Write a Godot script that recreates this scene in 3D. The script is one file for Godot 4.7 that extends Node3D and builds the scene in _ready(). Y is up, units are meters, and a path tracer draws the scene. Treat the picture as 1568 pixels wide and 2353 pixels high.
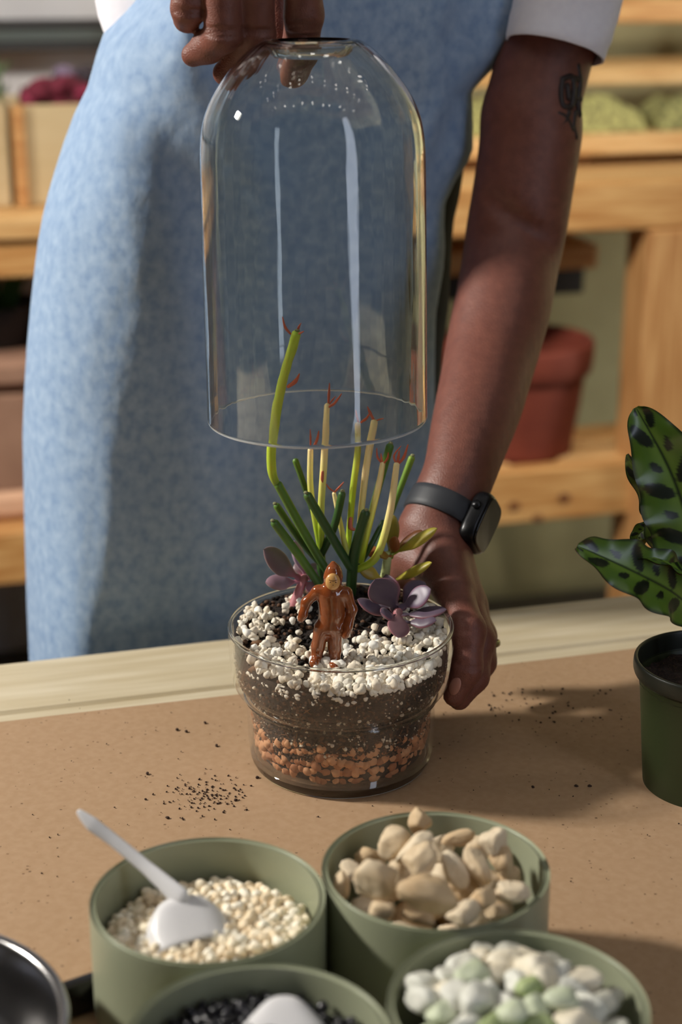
extends Node3D
# A gardener lowers a glass cloche over a planted glass bowl on a workbench. Metres, y up, table top at y = 0.
# Room frame: yawed by YAW; u runs along the bench and walls, w towards the camera.

const YAW := 0.27576
var rng := RandomNumberGenerator.new()
var taken := {}
var mats := {}
var tex := {}

# ------------------------------------------------------------------ naming
func numbered(called: String) -> String:
	var k: int = taken.get(called, -1) + 1
	taken[called] = k
	return called if k == 0 else "%s_%03d" % [called, k]

func tag(o: Node3D, label: String, category: String, group := "") -> Node3D:
	o.set_meta("label", label)
	o.set_meta("category", category)
	if group != "":
		o.set_meta("group", group)
	return o

func thing(called: String, label: String, category: String, at := Vector3.ZERO, group := "") -> Node3D:
	var o := Node3D.new()
	o.name = numbered(called)
	add_child(o)
	o.position = at
	tag(o, label, category, group)
	return o

func obj(called: String, m: Mesh, mt: Material, parent: Node3D = self, at := Vector3.ZERO, basis_ := Basis.IDENTITY) -> MeshInstance3D:
	var o := MeshInstance3D.new()
	o.mesh = m
	o.material_override = mt
	o.name = numbered(called) if parent == self else called
	parent.add_child(o, true)
	o.transform = Transform3D(basis_, at)
	return o

func struct(called: String, m: Mesh, mt: Material, at := Vector3.ZERO, basis_ := Basis.IDENTITY) -> MeshInstance3D:
	var o := obj(called, m, mt, self, at, basis_)
	o.set_meta("kind", "structure")
	return o

# a mesh written in world coordinates, put under a thing that stands elsewhere
func wobj(called: String, m: Mesh, mt: Material, parent: Node3D) -> MeshInstance3D:
	return obj(called, m, mt, parent, parent.transform.affine_inverse() * Vector3.ZERO, parent.transform.basis.inverse())

func room(u: float, y: float, w: float) -> Vector3:
	return Vector3(u * cos(YAW) + w * sin(YAW), y, -u * sin(YAW) + w * cos(YAW))

func yaw() -> Basis:
	return Basis(Vector3.UP, YAW)

# ------------------------------------------------------------------ meshes
func mk(v: PackedVector3Array, ix: PackedInt32Array, c := PackedColorArray(), uv := PackedVector2Array()) -> ArrayMesh:
	var nn := PackedVector3Array()
	nn.resize(v.size())
	for i in range(0, ix.size(), 3):
		var a := ix[i]
		var b := ix[i + 1]
		var d := ix[i + 2]
		var x := (v[d] - v[a]).cross(v[b] - v[a])
		nn[a] += x
		nn[b] += x
		nn[d] += x
	for i in nn.size():
		nn[i] = nn[i].normalized() if nn[i].length_squared() > 1e-24 else Vector3.UP
	var arr := []
	arr.resize(Mesh.ARRAY_MAX)
	arr[Mesh.ARRAY_VERTEX] = v
	arr[Mesh.ARRAY_NORMAL] = nn
	arr[Mesh.ARRAY_INDEX] = ix
	if c.size():
		arr[Mesh.ARRAY_COLOR] = c
	if uv.size():
		arr[Mesh.ARRAY_TEX_UV] = uv
	var m := ArrayMesh.new()
	m.add_surface_from_arrays(Mesh.PRIMITIVE_TRIANGLES, arr)
	return m

func flat(v: PackedVector3Array, ix: PackedInt32Array) -> ArrayMesh:
	var p := PackedVector3Array()
	var q := PackedInt32Array()
	for i in ix.size():
		p.append(v[ix[i]])
		q.append(i)
	return mk(p, q)

# rows x cols grid of points; wrapped across columns when ring is true
func grid(v: PackedVector3Array, rows: int, cols: int, ring := false, c := PackedColorArray(), flip := false) -> ArrayMesh:
	return mk(v, grid_ix(rows, cols, ring, flip), c)

func grid_ix(rows: int, cols: int, ring := false, flip := false, from := 0) -> PackedInt32Array:
	var ix := PackedInt32Array()
	var cc := cols if ring else cols - 1
	for r in rows - 1:
		for k in cc:
			var a := from + r * cols + k
			var b := from + r * cols + (k + 1) % cols
			if flip:
				ix.append_array([a, b, a + cols, b, b + cols, a + cols])
			else:
				ix.append_array([a, a + cols, b, b, a + cols, b + cols])
	return ix

func lathe(pr: Array, seg := 96, ripple := 0.0) -> ArrayMesh:
	var v := PackedVector3Array()
	var fn := FastNoiseLite.new()
	fn.frequency = 4.0
	for p in pr:
		for k in seg:
			var t := TAU * k / seg
			var r: float = p.x + (ripple * fn.get_noise_3d(cos(t), p.y * 1.5, sin(t)) if ripple > 0.0 else 0.0)
			v.append(Vector3(r * cos(t), p.y, r * sin(t)))
	return grid(v, pr.size(), seg, true, PackedColorArray(), true)

# a rounded profile: Catmull-Rom through the points
func curve(pts: Array, per := 6) -> Array:
	var out := []
	for i in pts.size() - 1:
		for j in per:
			out.append(spline(pts, i, float(j) / per))
	out.append(pts[-1])
	return out

func spline(pts: Array, i: int, t: float):
	var a = pts[maxi(i - 1, 0)]
	var b = pts[i]
	var c = pts[mini(i + 1, pts.size() - 1)]
	var d = pts[mini(i + 2, pts.size() - 1)]
	return 0.5 * (2.0 * b + (c - a) * t + (2.0 * a - 5.0 * b + 4.0 * c - d) * t * t + (3.0 * b - 3.0 * c + d - a) * t * t * t)

# box with chamfered edges, along local x
func box(s: Vector3, ch := 0.002) -> ArrayMesh:
	var v := PackedVector3Array()
	var h := s * 0.5
	ch = minf(ch, minf(h.x, minf(h.y, h.z)) * 0.6)
	for x in [-1, 1]:
		for y in [-1, 1]:
			for z in [-1, 1]:
				v.append(Vector3(x * (h.x - ch), y * (h.y - ch), z * h.z))
				v.append(Vector3(x * (h.x - ch), y * h.y, z * (h.z - ch)))
				v.append(Vector3(x * h.x, y * (h.y - ch), z * (h.z - ch)))
	return hull(v)

# convex hull as a flat-shaded mesh
func hull(v: PackedVector3Array) -> ArrayMesh:
	var n := v.size()
	var ix := PackedInt32Array()
	var cen := Vector3.ZERO
	for p in v:
		cen += p / n
	var sc := 0.0
	for p in v:
		sc = maxf(sc, p.distance_to(cen))
	var done := {}
	for a in n:
		for b in range(a + 1, n):
			for c in range(b + 1, n):
				var nr := (v[b] - v[a]).cross(v[c] - v[a])
				if nr.length() < 1e-6 * sc * sc:
					continue
				nr = nr.normalized()
				var d := nr.dot(v[a])
				if nr.dot(cen) > d:
					nr = -nr
					d = -d
				var ok := true
				for p in v:
					if nr.dot(p) > d + 1e-5 * sc:
						ok = false
						break
				if not ok:
					continue
				var key := Vector3i((nr * 400.0).round())
				if done.has(key):
					continue
				done[key] = true
				var on := []
				for i in n:
					if absf(nr.dot(v[i]) - d) < 1e-5 * sc:
						on.append(i)
				var mid := Vector3.ZERO
				for i in on:
					mid += v[i] / on.size()
				var ex: Vector3 = (v[on[0]] - mid).normalized()
				var ey := nr.cross(ex)
				on.sort_custom(func(i, j): return atan2(ey.dot(v[i] - mid), ex.dot(v[i] - mid)) > atan2(ey.dot(v[j] - mid), ex.dot(v[j] - mid)))
				for i in on.size() - 2:
					ix.append_array([on[0], on[i + 1], on[i + 2]])
	return flat(v, ix)

# tube along points with a radius at each and rounded ends; colours along it if given
func tube(pts: Array, rad: Array, seg := 12, cols := [], per := 6, oval := 1.0) -> ArrayMesh:
	var p := curve(pts, per)
	var v := PackedVector3Array()
	var c := PackedColorArray()
	var n := p.size()
	var side := Vector3.ZERO
	var rows := []
	for i in n:
		var f := float(i) / (n - 1) * (pts.size() - 1)
		var k := mini(int(f), pts.size() - 2)
		var rr: float = lerpf(rad[k], rad[k + 1], f - k)
		var cl := Color.WHITE
		if cols.size():
			var g := float(i) / (n - 1) * (cols.size() - 1)
			var q := mini(int(g), cols.size() - 2)
			cl = cols[q].lerp(cols[q + 1], g - q)
		var dir: Vector3 = (p[mini(i + 1, n - 1)] - p[maxi(i - 1, 0)]).normalized()
		if i == 0:
			for e in [[-0.98, 0.12], [-0.8, 0.6], [-0.4, 0.92]]:
				rows.append([p[0] + dir * rr * e[0], dir, rr * e[1], cl])
		rows.append([p[i], dir, rr, cl])
		if i == n - 1:
			for e in [[0.4, 0.92], [0.8, 0.6], [0.98, 0.12]]:
				rows.append([p[i] + dir * rr * e[0], dir, rr * e[1], cl])
	side = rows[0][1].cross(Vector3(0.3, 0.1, 0.9)).normalized()
	for r in rows:
		side = (side - r[1] * side.dot(r[1])).normalized()
		var up: Vector3 = r[1].cross(side)
		for k in seg:
			var t := TAU * k / seg
			v.append(r[0] + (side * cos(t) + up * sin(t) * oval) * r[2])
			c.append(r[3])
	return grid(v, rows.size(), seg, true, c)

# a stone: a sphere cut by random planes and roughened
func stone(s: int, r: Vector3, cuts := 9, rough := 0.06, rings := 8, round_ := 0.35) -> ArrayMesh:
	var g := RandomNumberGenerator.new()
	g.seed = s
	var pl := []
	var pw := lerpf(30.0, 6.0, round_)
	for i in cuts:
		pl.append([Vector3(g.randfn(), g.randfn(), g.randfn()).normalized(), g.randf_range(0.6, 0.86)])
	var fn := FastNoiseLite.new()
	fn.seed = s
	fn.frequency = 1.3
	var v := PackedVector3Array()
	var seg := rings * 2
	for i in rings + 1:
		for k in seg:
			var th := PI * i / rings
			var ph := TAU * k / seg
			var d := Vector3(sin(th) * cos(ph), cos(th), sin(th) * sin(ph))
			var m := 1.0
			for q in pl:
				var x: float = d.dot(q[0])
				if x > 0.05:
					m += pow(x / q[1], pw)
			m = pow(m, -1.0 / pw)
			m += rough * fn.get_noise_3dv(d * 1.5)
			v.append(d * m)
	var bb := AABB(v[0], Vector3.ZERO)
	for p in v:
		bb = bb.expand(p)
	for i in v.size():
		v[i] = (v[i] - bb.get_center()) / (bb.size * 0.5) * r
	return grid(v, rings + 1, seg, true)

# a sharp grain: the convex hull of a few points on an ellipsoid, edges left crisp
func chunk(s: int, r: Vector3, n := 13) -> ArrayMesh:
	var g := RandomNumberGenerator.new()
	g.seed = s
	var v := PackedVector3Array()
	for i in n:
		v.append(Vector3(g.randfn(), g.randfn(), g.randfn()).normalized() * g.randf_range(0.85, 1.1) * r)
	return hull(v)

# ------------------------------------------------------------------ smooth bodies: tapered capsules joined by an exponential smooth minimum, meshed as surface nets
var bv := PackedVector3Array()
var bi := PackedInt32Array()

func body_begin() -> void:
	bv = PackedVector3Array()
	bi = PackedInt32Array()

# prims: [a, b, ra, rb] or [a, b, ra, rb, axis, squash]; creases: [point, direction, reach, depth, width]
func body_add(prims: Array, cell: float, kk: float, creases := [], lo_y := -INF) -> void:
	var lo := Vector3.INF
	var hi := -Vector3.INF
	for p in prims:
		var r: float = maxf(p[2], p[3]) + 2.0 * kk + 2.0 * cell
		lo = lo.min(p[0] - Vector3.ONE * r).min(p[1] - Vector3.ONE * r)
		hi = hi.max(p[0] + Vector3.ONE * r).max(p[1] + Vector3.ONE * r)
	lo.y = maxf(lo.y, lo_y)
	var nx := int((hi.x - lo.x) / cell) + 2
	var ny := int((hi.y - lo.y) / cell) + 2
	var nz := int((hi.z - lo.z) / cell) + 2
	var acc := PackedFloat32Array()
	acc.resize(nx * ny * nz)
	for p in prims:
		var a: Vector3 = p[0]
		var b: Vector3 = p[1]
		var ra: float = p[2]
		var rb: float = p[3]
		var ax: Vector3 = p[4] if p.size() > 4 else Vector3.ZERO
		var sq: float = p[5] - 1.0 if p.size() > 5 else 0.0
		var ab := b - a
		var il := 1.0 / maxf(ab.length_squared(), 1e-9)
		var r := maxf(ra, rb) + 4.0 * kk + cell
		var p0 := ((a.min(b) - Vector3.ONE * r - lo) / cell).floor().max(Vector3.ZERO)
		var p1 := ((a.max(b) + Vector3.ONE * r - lo) / cell).ceil().min(Vector3(nx - 1, ny - 1, nz - 1))
		for iy in range(int(p0.y), int(p1.y) + 1):
			for iz in range(int(p0.z), int(p1.z) + 1):
				var at := (iy * nz + iz) * nx
				var q := Vector3(lo.x, lo.y + iy * cell, lo.z + iz * cell)
				for ix in range(int(p0.x), int(p1.x) + 1):
					q.x = lo.x + ix * cell
					var w := q - a
					var t := clampf(w.dot(ab) * il, 0.0, 1.0)
					w -= ab * t
					if sq != 0.0:
						w += ax * (w.dot(ax) * sq)
					var d := w.length() - ra - (rb - ra) * t
					if d < 6.0 * kk:
						acc[at + ix] += exp(-d / kk)
	for i in acc.size():
		acc[i] = -kk * log(acc[i]) if acc[i] > 1e-6 else 14.0 * kk
	for c in creases:
		var ce: Vector3 = c[0]
		var r: float = c[2]
		var p0 := ((ce - Vector3.ONE * r - lo) / cell).floor().max(Vector3.ZERO)
		var p1 := ((ce + Vector3.ONE * r - lo) / cell).ceil().min(Vector3(nx - 1, ny - 1, nz - 1))
		for iy in range(int(p0.y), int(p1.y) + 1):
			for iz in range(int(p0.z), int(p1.z) + 1):
				for ix in range(int(p0.x), int(p1.x) + 1):
					var w := lo + Vector3(ix, iy, iz) * cell - ce
					var h: float = w.dot(c[1]) / c[4]
					var f := 1.0 - w.length_squared() / (r * r)
					if f > 0.0:
						acc[(iy * nz + iz) * nx + ix] += c[3] * exp(-h * h) * f
	var cellv := {}
	var sx := 1
	var sz := nx
	var sy := nx * nz
	var off := [0, sx, sz, sx + sz, sy, sy + sx, sy + sz, sy + sz + sx]
	var cor := [Vector3(0, 0, 0), Vector3(1, 0, 0), Vector3(0, 0, 1), Vector3(1, 0, 1), Vector3(0, 1, 0), Vector3(1, 1, 0), Vector3(0, 1, 1), Vector3(1, 1, 1)]
	var edges := [[0, 1], [2, 3], [4, 5], [6, 7], [0, 2], [1, 3], [4, 6], [5, 7], [0, 4], [1, 5], [2, 6], [3, 7]]
	for iy in ny - 1:
		for iz in nz - 1:
			var row := iy * sy + iz * sz
			for ix in nx - 1:
				var at := row + ix
				var s0 := acc[at] < 0.0
				if s0 == (acc[at + sx] < 0.0) and s0 == (acc[at + sz] < 0.0) and s0 == (acc[at + sy] < 0.0) and s0 == (acc[at + sx + sz] < 0.0) and s0 == (acc[at + sx + sy] < 0.0) and s0 == (acc[at + sy + sz] < 0.0) and s0 == (acc[at + sx + sy + sz] < 0.0):
					continue
				var sum := Vector3.ZERO
				var n := 0
				for e in edges:
					var da := acc[at + off[e[0]]]
					var db := acc[at + off[e[1]]]
					if (da < 0.0) != (db < 0.0):
						sum += cor[e[0]].lerp(cor[e[1]], da / (da - db))
						n += 1
				cellv[at] = bv.size()
				bv.append(lo + (Vector3(ix, iy, iz) + sum / n) * cell)
	for at in cellv:
		var inside := acc[at] < 0.0
		for e in [[sx, sz, sy], [sz, sy, sx], [sy, sx, sz]]:
			if (acc[at + e[0]] < 0.0) == inside:
				continue
			if not (cellv.has(at - e[1]) and cellv.has(at - e[2]) and cellv.has(at - e[1] - e[2])):
				continue
			var q := [cellv[at], cellv[at - e[1]], cellv[at - e[1] - e[2]], cellv[at - e[2]]]
			if inside:
				bi.append_array([q[0], q[1], q[2], q[0], q[2], q[3]])
			else:
				bi.append_array([q[0], q[2], q[1], q[0], q[3], q[2]])

func body_end() -> ArrayMesh:
	return mk(bv, bi)

# the same chain resampled along a smooth curve, so that joints do not swell
func fine(pts: Array, rad: Array, per := 5) -> Array:
	return chain(curve(pts, per), curve(rad, per))

# chain of capsules through points
func chain(pts: Array, rad: Array) -> Array:
	var out := []
	for i in pts.size() - 1:
		out.append([pts[i], pts[i + 1], rad[i], rad[i + 1]])
	return out

# ------------------------------------------------------------------ materials
func mat(key: String, col: Color, rough := 0.6, more := {}) -> StandardMaterial3D:
	if mats.has(key):
		return mats[key]
	var m := StandardMaterial3D.new()
	m.resource_name = key
	m.albedo_color = col
	m.roughness = rough
	for k in more:
		m.set(k, more[k])
	mats[key] = m
	return m

func rgb(r: float, g: float, b: float) -> Color:
	return Color(r / 255.0, g / 255.0, b / 255.0)

func lin(r: float, g: float, b: float) -> Color:
	return rgb(r, g, b).srgb_to_linear()

# a tileable picture: function of noise between two colours
func noise_tex(key: String, a: Color, b: Color, freq: float, oct := 4, size := 512, contrast := 1.0, specks := 0.0, speck := Color.WHITE) -> ImageTexture:
	if tex.has(key):
		return tex[key]
	var fn := FastNoiseLite.new()
	fn.seed = key.hash() % 10000
	fn.frequency = freq
	fn.fractal_octaves = oct
	var im := fn.get_seamless_image(size, size)
	im.convert(Image.FORMAT_RGB8)
	var g := RandomNumberGenerator.new()
	g.seed = key.hash()
	var lut := []
	for i in 256:
		lut.append(a.lerp(b, clampf((i / 255.0 - 0.5) * contrast + 0.5, 0.0, 1.0)))
	for y in size:
		for x in size:
			im.set_pixel(x, y, lut[im.get_pixel(x, y).r8])
	for i in int(specks * size):
		var x := g.randi() % (size - 6)
		var y := g.randi() % (size - 6)
		var w := 1 + g.randi() % 3
		im.fill_rect(Rect2i(x, y, w, 1 + g.randi() % 3), speck * g.randf_range(0.7, 1.0))
	tex[key] = ImageTexture.create_from_image(im)
	return tex[key]

func tri(key: String, t: Texture2D, scale_: Vector3, rough := 0.6, more := {}, world := false) -> StandardMaterial3D:
	var d := {"albedo_texture": t, "uv1_triplanar": true, "uv1_world_triplanar": world, "uv1_scale": scale_}
	d.merge(more)
	return mat(key, Color.WHITE, rough, d)

func bump(t: Texture2D, depth_cm: float) -> Dictionary:
	return {"heightmap_enabled": true, "heightmap_texture": t, "heightmap_scale": depth_cm}

func vcol(key: String, rough := 0.5, more := {}) -> StandardMaterial3D:
	var d := {"vertex_color_use_as_albedo": true}
	d.merge(more)
	return mat(key, Color.WHITE, rough, d)

func glass() -> StandardMaterial3D:
	return mat("clear_glass", Color(1, 1, 1, 0.004), 0.01, {"transparency": BaseMaterial3D.TRANSPARENCY_ALPHA, "metallic_specular": 0.5})

func wood(k := 0) -> StandardMaterial3D:
	var tones := [[rgb(214, 170, 112), rgb(176, 122, 66)], [rgb(206, 160, 106), rgb(172, 120, 70)], [rgb(224, 186, 132), rgb(192, 144, 88)], [rgb(216, 203, 176), rgb(198, 182, 150)]]
	var t := noise_tex("wood%d" % k, tones[k][0], tones[k][1], 0.012, 5, 512, 1.6)
	return tri("pine_%d" % k, t, Vector3(0.7, 9.0, 9.0), 0.55, {"uv1_offset": Vector3(0.13 * k, 0.37, 0.71)})

func add_light(called: String, at: Vector3, to: Vector3, size: Vector2, energy: float, col: Color) -> AreaLight3D:
	var l := AreaLight3D.new()
	l.name = called
	l.area_size = size
	l.light_energy = energy
	l.light_color = col
	l.shadow_enabled = true
	l.set("area_range", 12.0)
	l.set("area_attenuation", 2.0)
	add_child(l)
	l.look_at_from_position(at, to, Vector3.UP if absf((to - at).normalized().y) < 0.99 else Vector3.FORWARD)
	return l

func lamp(called: String, label: String, at: Vector3, to: Vector3, size: Vector2, energy: float, col: Color) -> void:
	add_light(called + "_light", at, to, size, energy, col)
	var t := thing(called, label, "lamp")
	var up := Vector3.UP if absf((to - at).normalized().y) < 0.99 else Vector3.FORWARD
	t.transform = Transform3D(Basis.looking_at(to - at, up), at)
	obj("lamp_diffuser", box(Vector3(size.x, size.y, 0.01)), mat("lamp_glow_" + called, Color.WHITE, 0.5, {"emission_enabled": true, "emission": col, "emission_energy_multiplier": 0.8}), t, Vector3(0, 0, 0.02))
	obj("lamp_housing", box(Vector3(size.x + 0.03, size.y + 0.03, 0.06), 0.01), mat("lamp_black", rgb(25, 25, 26), 0.6), t, Vector3(0, 0, 0.06))

# ------------------------------------------------------------------ scene
func _ready() -> void:
	rng.seed = 11
	set_up_camera_and_light()
	build_room()
	build_benches()
	build_table()
	build_person()
	build_bowl()
	build_cloche()
	build_plants()
	build_figurine()
	build_pots()
	build_calathea()
	build_pan()
	build_crumbs()

func set_up_camera_and_light() -> void:
	var cam := Camera3D.new()
	cam.name = "camera"
	cam.position = Vector3(0, 0.522, 1.01)
	cam.rotation.x = deg_to_rad(-18.8)
	var ca := CameraAttributesPhysical.new()
	ca.frustum_focal_length = 38.763
	ca.frustum_focus_distance = 1.06
	ca.frustum_near = 0.05
	ca.frustum_far = 60.0
	ca.exposure_aperture = 3.3
	cam.attributes = ca
	cam.fov = 34.41
	cam.near = 0.05
	cam.far = 60.0
	add_child(cam)
	var we := WorldEnvironment.new()
	we.name = "world_environment"
	var e := Environment.new()
	e.background_mode = Environment.BG_SKY
	var sky := Sky.new()
	var sm := ProceduralSkyMaterial.new()
	sm.sky_top_color = rgb(150, 175, 210)
	sm.sky_horizon_color = rgb(215, 220, 225)
	sm.ground_bottom_color = rgb(90, 85, 80)
	sm.ground_horizon_color = rgb(160, 155, 150)
	sky.sky_material = sm
	e.sky = sky
	e.tonemap_mode = Environment.TONE_MAPPER_LINEAR
	e.tonemap_exposure = 1.0
	e.sdfgi_enabled = true
	e.ssao_enabled = true
	e.ssil_enabled = true
	we.environment = e
	add_child(we)
	# key: a bare studio head to the left, a little behind the bowl
	lamp("studio_key_lamp", "square studio lamp high on the left beyond the frame", Vector3(-1.85, 1.3, -0.1), Vector3(0, 0.1, 0), Vector2(0.2, 0.2), 6.4, rgb(255, 250, 240))
	# strip softbox in front to the right
	lamp("studio_strip_lamp", "tall strip softbox to the right of the camera", Vector3(1.15, 0.72, 1.35), Vector3(0, 0.5, 0), Vector2(0.24, 1.9), 0.42, rgb(218, 231, 255))
	# unseen spots added to brighten the benches and the back wall
	for q in [[-0.5, 0.0, "left plant bench", 2.7], [0.45, 0.5, "gap between the benches", 1.2], [1.3, 1.1, "right plant bench", 1.15]]:
		added_spot(room(q[0], 1.9, 0.1), room(q[1], -0.02, -1.8), q[2], q[3])
	lamp("added_wall_panel", "large unseen panel added to light the back wall from the far right", room(2.9, 0.4, -1.2), room(2.6, 0.38, -2.15), Vector2(0.9, 1.0), 6.0, rgb(255, 252, 240))  # added panel, no such source known; brightens the wall behind the right bench
	string_lights()

func added_spot(at: Vector3, to: Vector3, over: String, energy: float) -> void:
	var l := SpotLight3D.new()
	l.name = "added_spot_light"
	l.light_energy = energy
	l.light_color = rgb(255, 244, 226)
	l.spot_angle = 24.0
	l.spot_angle_attenuation = 0.5
	l.spot_range = 8.0
	l.spot_attenuation = 2.0
	l.light_size = 0.06
	l.shadow_enabled = true
	add_child(l, true)
	l.look_at_from_position(at, to)
	var t := thing("added_spot", "unseen spot lamp added to light the " + over, "lamp")
	t.transform = Transform3D(l.transform.basis, at)
	obj("spot_housing", lathe(curve([Vector2(0.001, 0.0), Vector2(0.04, 0.0), Vector2(0.06, 0.03), Vector2(0.062, 0.13), Vector2(0.058, 0.13), Vector2(0.055, 0.04), Vector2(0.001, 0.02)], 1), 24), mat("lamp_black", rgb(25, 25, 26), 0.6), t, Vector3(0, 0, 0.16), Basis(Vector3.RIGHT, -PI / 2))
	obj("lamp_glow", lathe([Vector2(0.0001, 0.0), Vector2(0.054, 0.0), Vector2(0.054, 0.004), Vector2(0.0001, 0.004)], 24), mat("spot_glow", Color.WHITE, 0.4, {"emission_enabled": true, "emission": rgb(255, 240, 220), "emission_energy_multiplier": 2.0}), t, Vector3(0, 0, 0.05), Basis(Vector3.RIGHT, -PI / 2))

# two strings of bulbs hung across the room above the table
func string_lights() -> void:
	var glow := mat("bulb_glow", Color.WHITE, 0.4, {"emission_enabled": true, "emission": rgb(250, 244, 236), "emission_energy_multiplier": 9.0})
	for k in 3:
		var t := thing("string_lights", "string of round bulbs hung %s the table beyond the frame" % ["behind", "above", "before"][k], "string lights", Vector3(0, 1.8, -0.15 + 0.55 * k))
		var pts := []
		for i in 11:
			pts.append(Vector3(-1.25 + 0.25 * i, 0.06 - 0.1 * sin(PI * i / 10.0), 0.03 * sin(i * 2.0 + k)))
		obj("cable", tube(pts, [0.003, 0.003, 0.003, 0.003, 0.003, 0.003, 0.003, 0.003, 0.003, 0.003, 0.003], 6), mat("cable_black", rgb(28, 26, 24), 0.6), t)
		for i in 11:
			obj("bulb", stone(3, Vector3.ONE * 0.024, 0, 0.0, 8), glow, t, pts[i] + Vector3(0, -0.03, 0))
			var l := OmniLight3D.new()
			l.name = "bulb_light"
			l.light_energy = 0.0055
			l.light_color = rgb(252, 248, 244)
			l.light_size = 0.02
			l.omni_range = 8.0
			l.omni_attenuation = 2.0
			l.shadow_enabled = true
			add_child(l, true)
			l.position = t.position + pts[i] + Vector3(0, -0.03, 0)

func build_room() -> void:
	var plaster := tri("khaki_plaster", noise_tex("plaster", rgb(164, 158, 122), rgb(150, 143, 108), 0.01), Vector3.ONE * 1.5, 0.85)
	var white := tri("white_plaster", noise_tex("white", rgb(202, 201, 206), rgb(192, 191, 196), 0.01), Vector3.ONE * 1.2, 0.8)
	var concrete := tri("concrete", noise_tex("concrete", rgb(84, 78, 70), rgb(64, 60, 54), 0.02), Vector3.ONE * 1.5, 0.7)
	var grey := tri("grey_paint", noise_tex("greypaint", rgb(104, 102, 98), rgb(96, 94, 90), 0.01, 4, 256), Vector3.ONE, 0.85)
	struct("floor", box(Vector3(6.2, 0.1, 5.4)), concrete, room(0, -0.95, -0.1), yaw())
	struct("ceiling", box(Vector3(6.2, 0.1, 5.4)), grey, room(0, 2.15, -0.1), yaw())
	struct("wall_back", box(Vector3(2.6, 3.1, 0.1)), plaster, room(1.8, 0.6, -2.4), yaw())
	struct("wall_left", box(Vector3(3.6, 3.1, 0.1)), white, room(-1.3, 0.6, -2.4), yaw())
	struct("wall_side", box(Vector3(0.1, 3.1, 5.2)), grey, room(-3.05, 0.6, -0.1), yaw())
	struct("wall_right", box(Vector3(0.1, 3.1, 5.2)), plaster, room(3.05, 0.6, -0.1), yaw())
	struct("wall_front", box(Vector3(6.2, 3.1, 0.1)), grey, room(0, 0.6, 2.55), yaw())
	var rail := thing("wall_rail", "dark grey metal rail running along the white wall at the upper left", "rail", room(-0.8, 0.369, -2.3))
	rail.rotation.y = YAW
	obj("rail_face", box(Vector3(2.4, 0.024, 0.05), 0.004), mat("rail_grey", rgb(96, 104, 102), 0.4, {"metallic": 0.3}), rail, Vector3.ZERO)
	obj("rail_edge", box(Vector3(2.4, 0.016, 0.06), 0.003), mat("rail_dark", rgb(52, 52, 54), 0.5), rail, Vector3(0, 0.02, 0))
	obj("rail_edge", box(Vector3(2.4, 0.016, 0.06), 0.003), mat("rail_dark", rgb(52, 52, 54), 0.5), rail, Vector3(0, -0.02, 0))

# ------------------------------------------------------------------ timber display benches behind the gardener
func board(called: String, parent: Node3D, a: Vector3, b: Vector3, k := 0, vertical := false) -> MeshInstance3D:
	# a, b: opposite corners in the room frame
	var s := (b - a).abs()
	var c := (a + b) * 0.5
	var bs := yaw()
	if vertical:
		bs = bs * Basis(Vector3(0, 0, 1), PI / 2)
		s = Vector3(s.y, s.x, s.z)
	var local := parent.transform.affine_inverse()
	var o := obj(called, box(s, 0.004), wood(k), parent)
	o.transform = local * Transform3D(bs, room(c.x, c.y, c.z))
	return o

func knot(parent: Node3D, p: Vector3, r: float) -> void:
	var o := obj("knot", stone(5, Vector3(r * 1.25, r, 0.0016), 0, 0.25, 6), mat("knot_brown", rgb(104, 58, 26), 0.7), parent)
	o.transform = parent.transform.affine_inverse() * Transform3D(yaw(), room(p.x, p.y, p.z))

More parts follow.
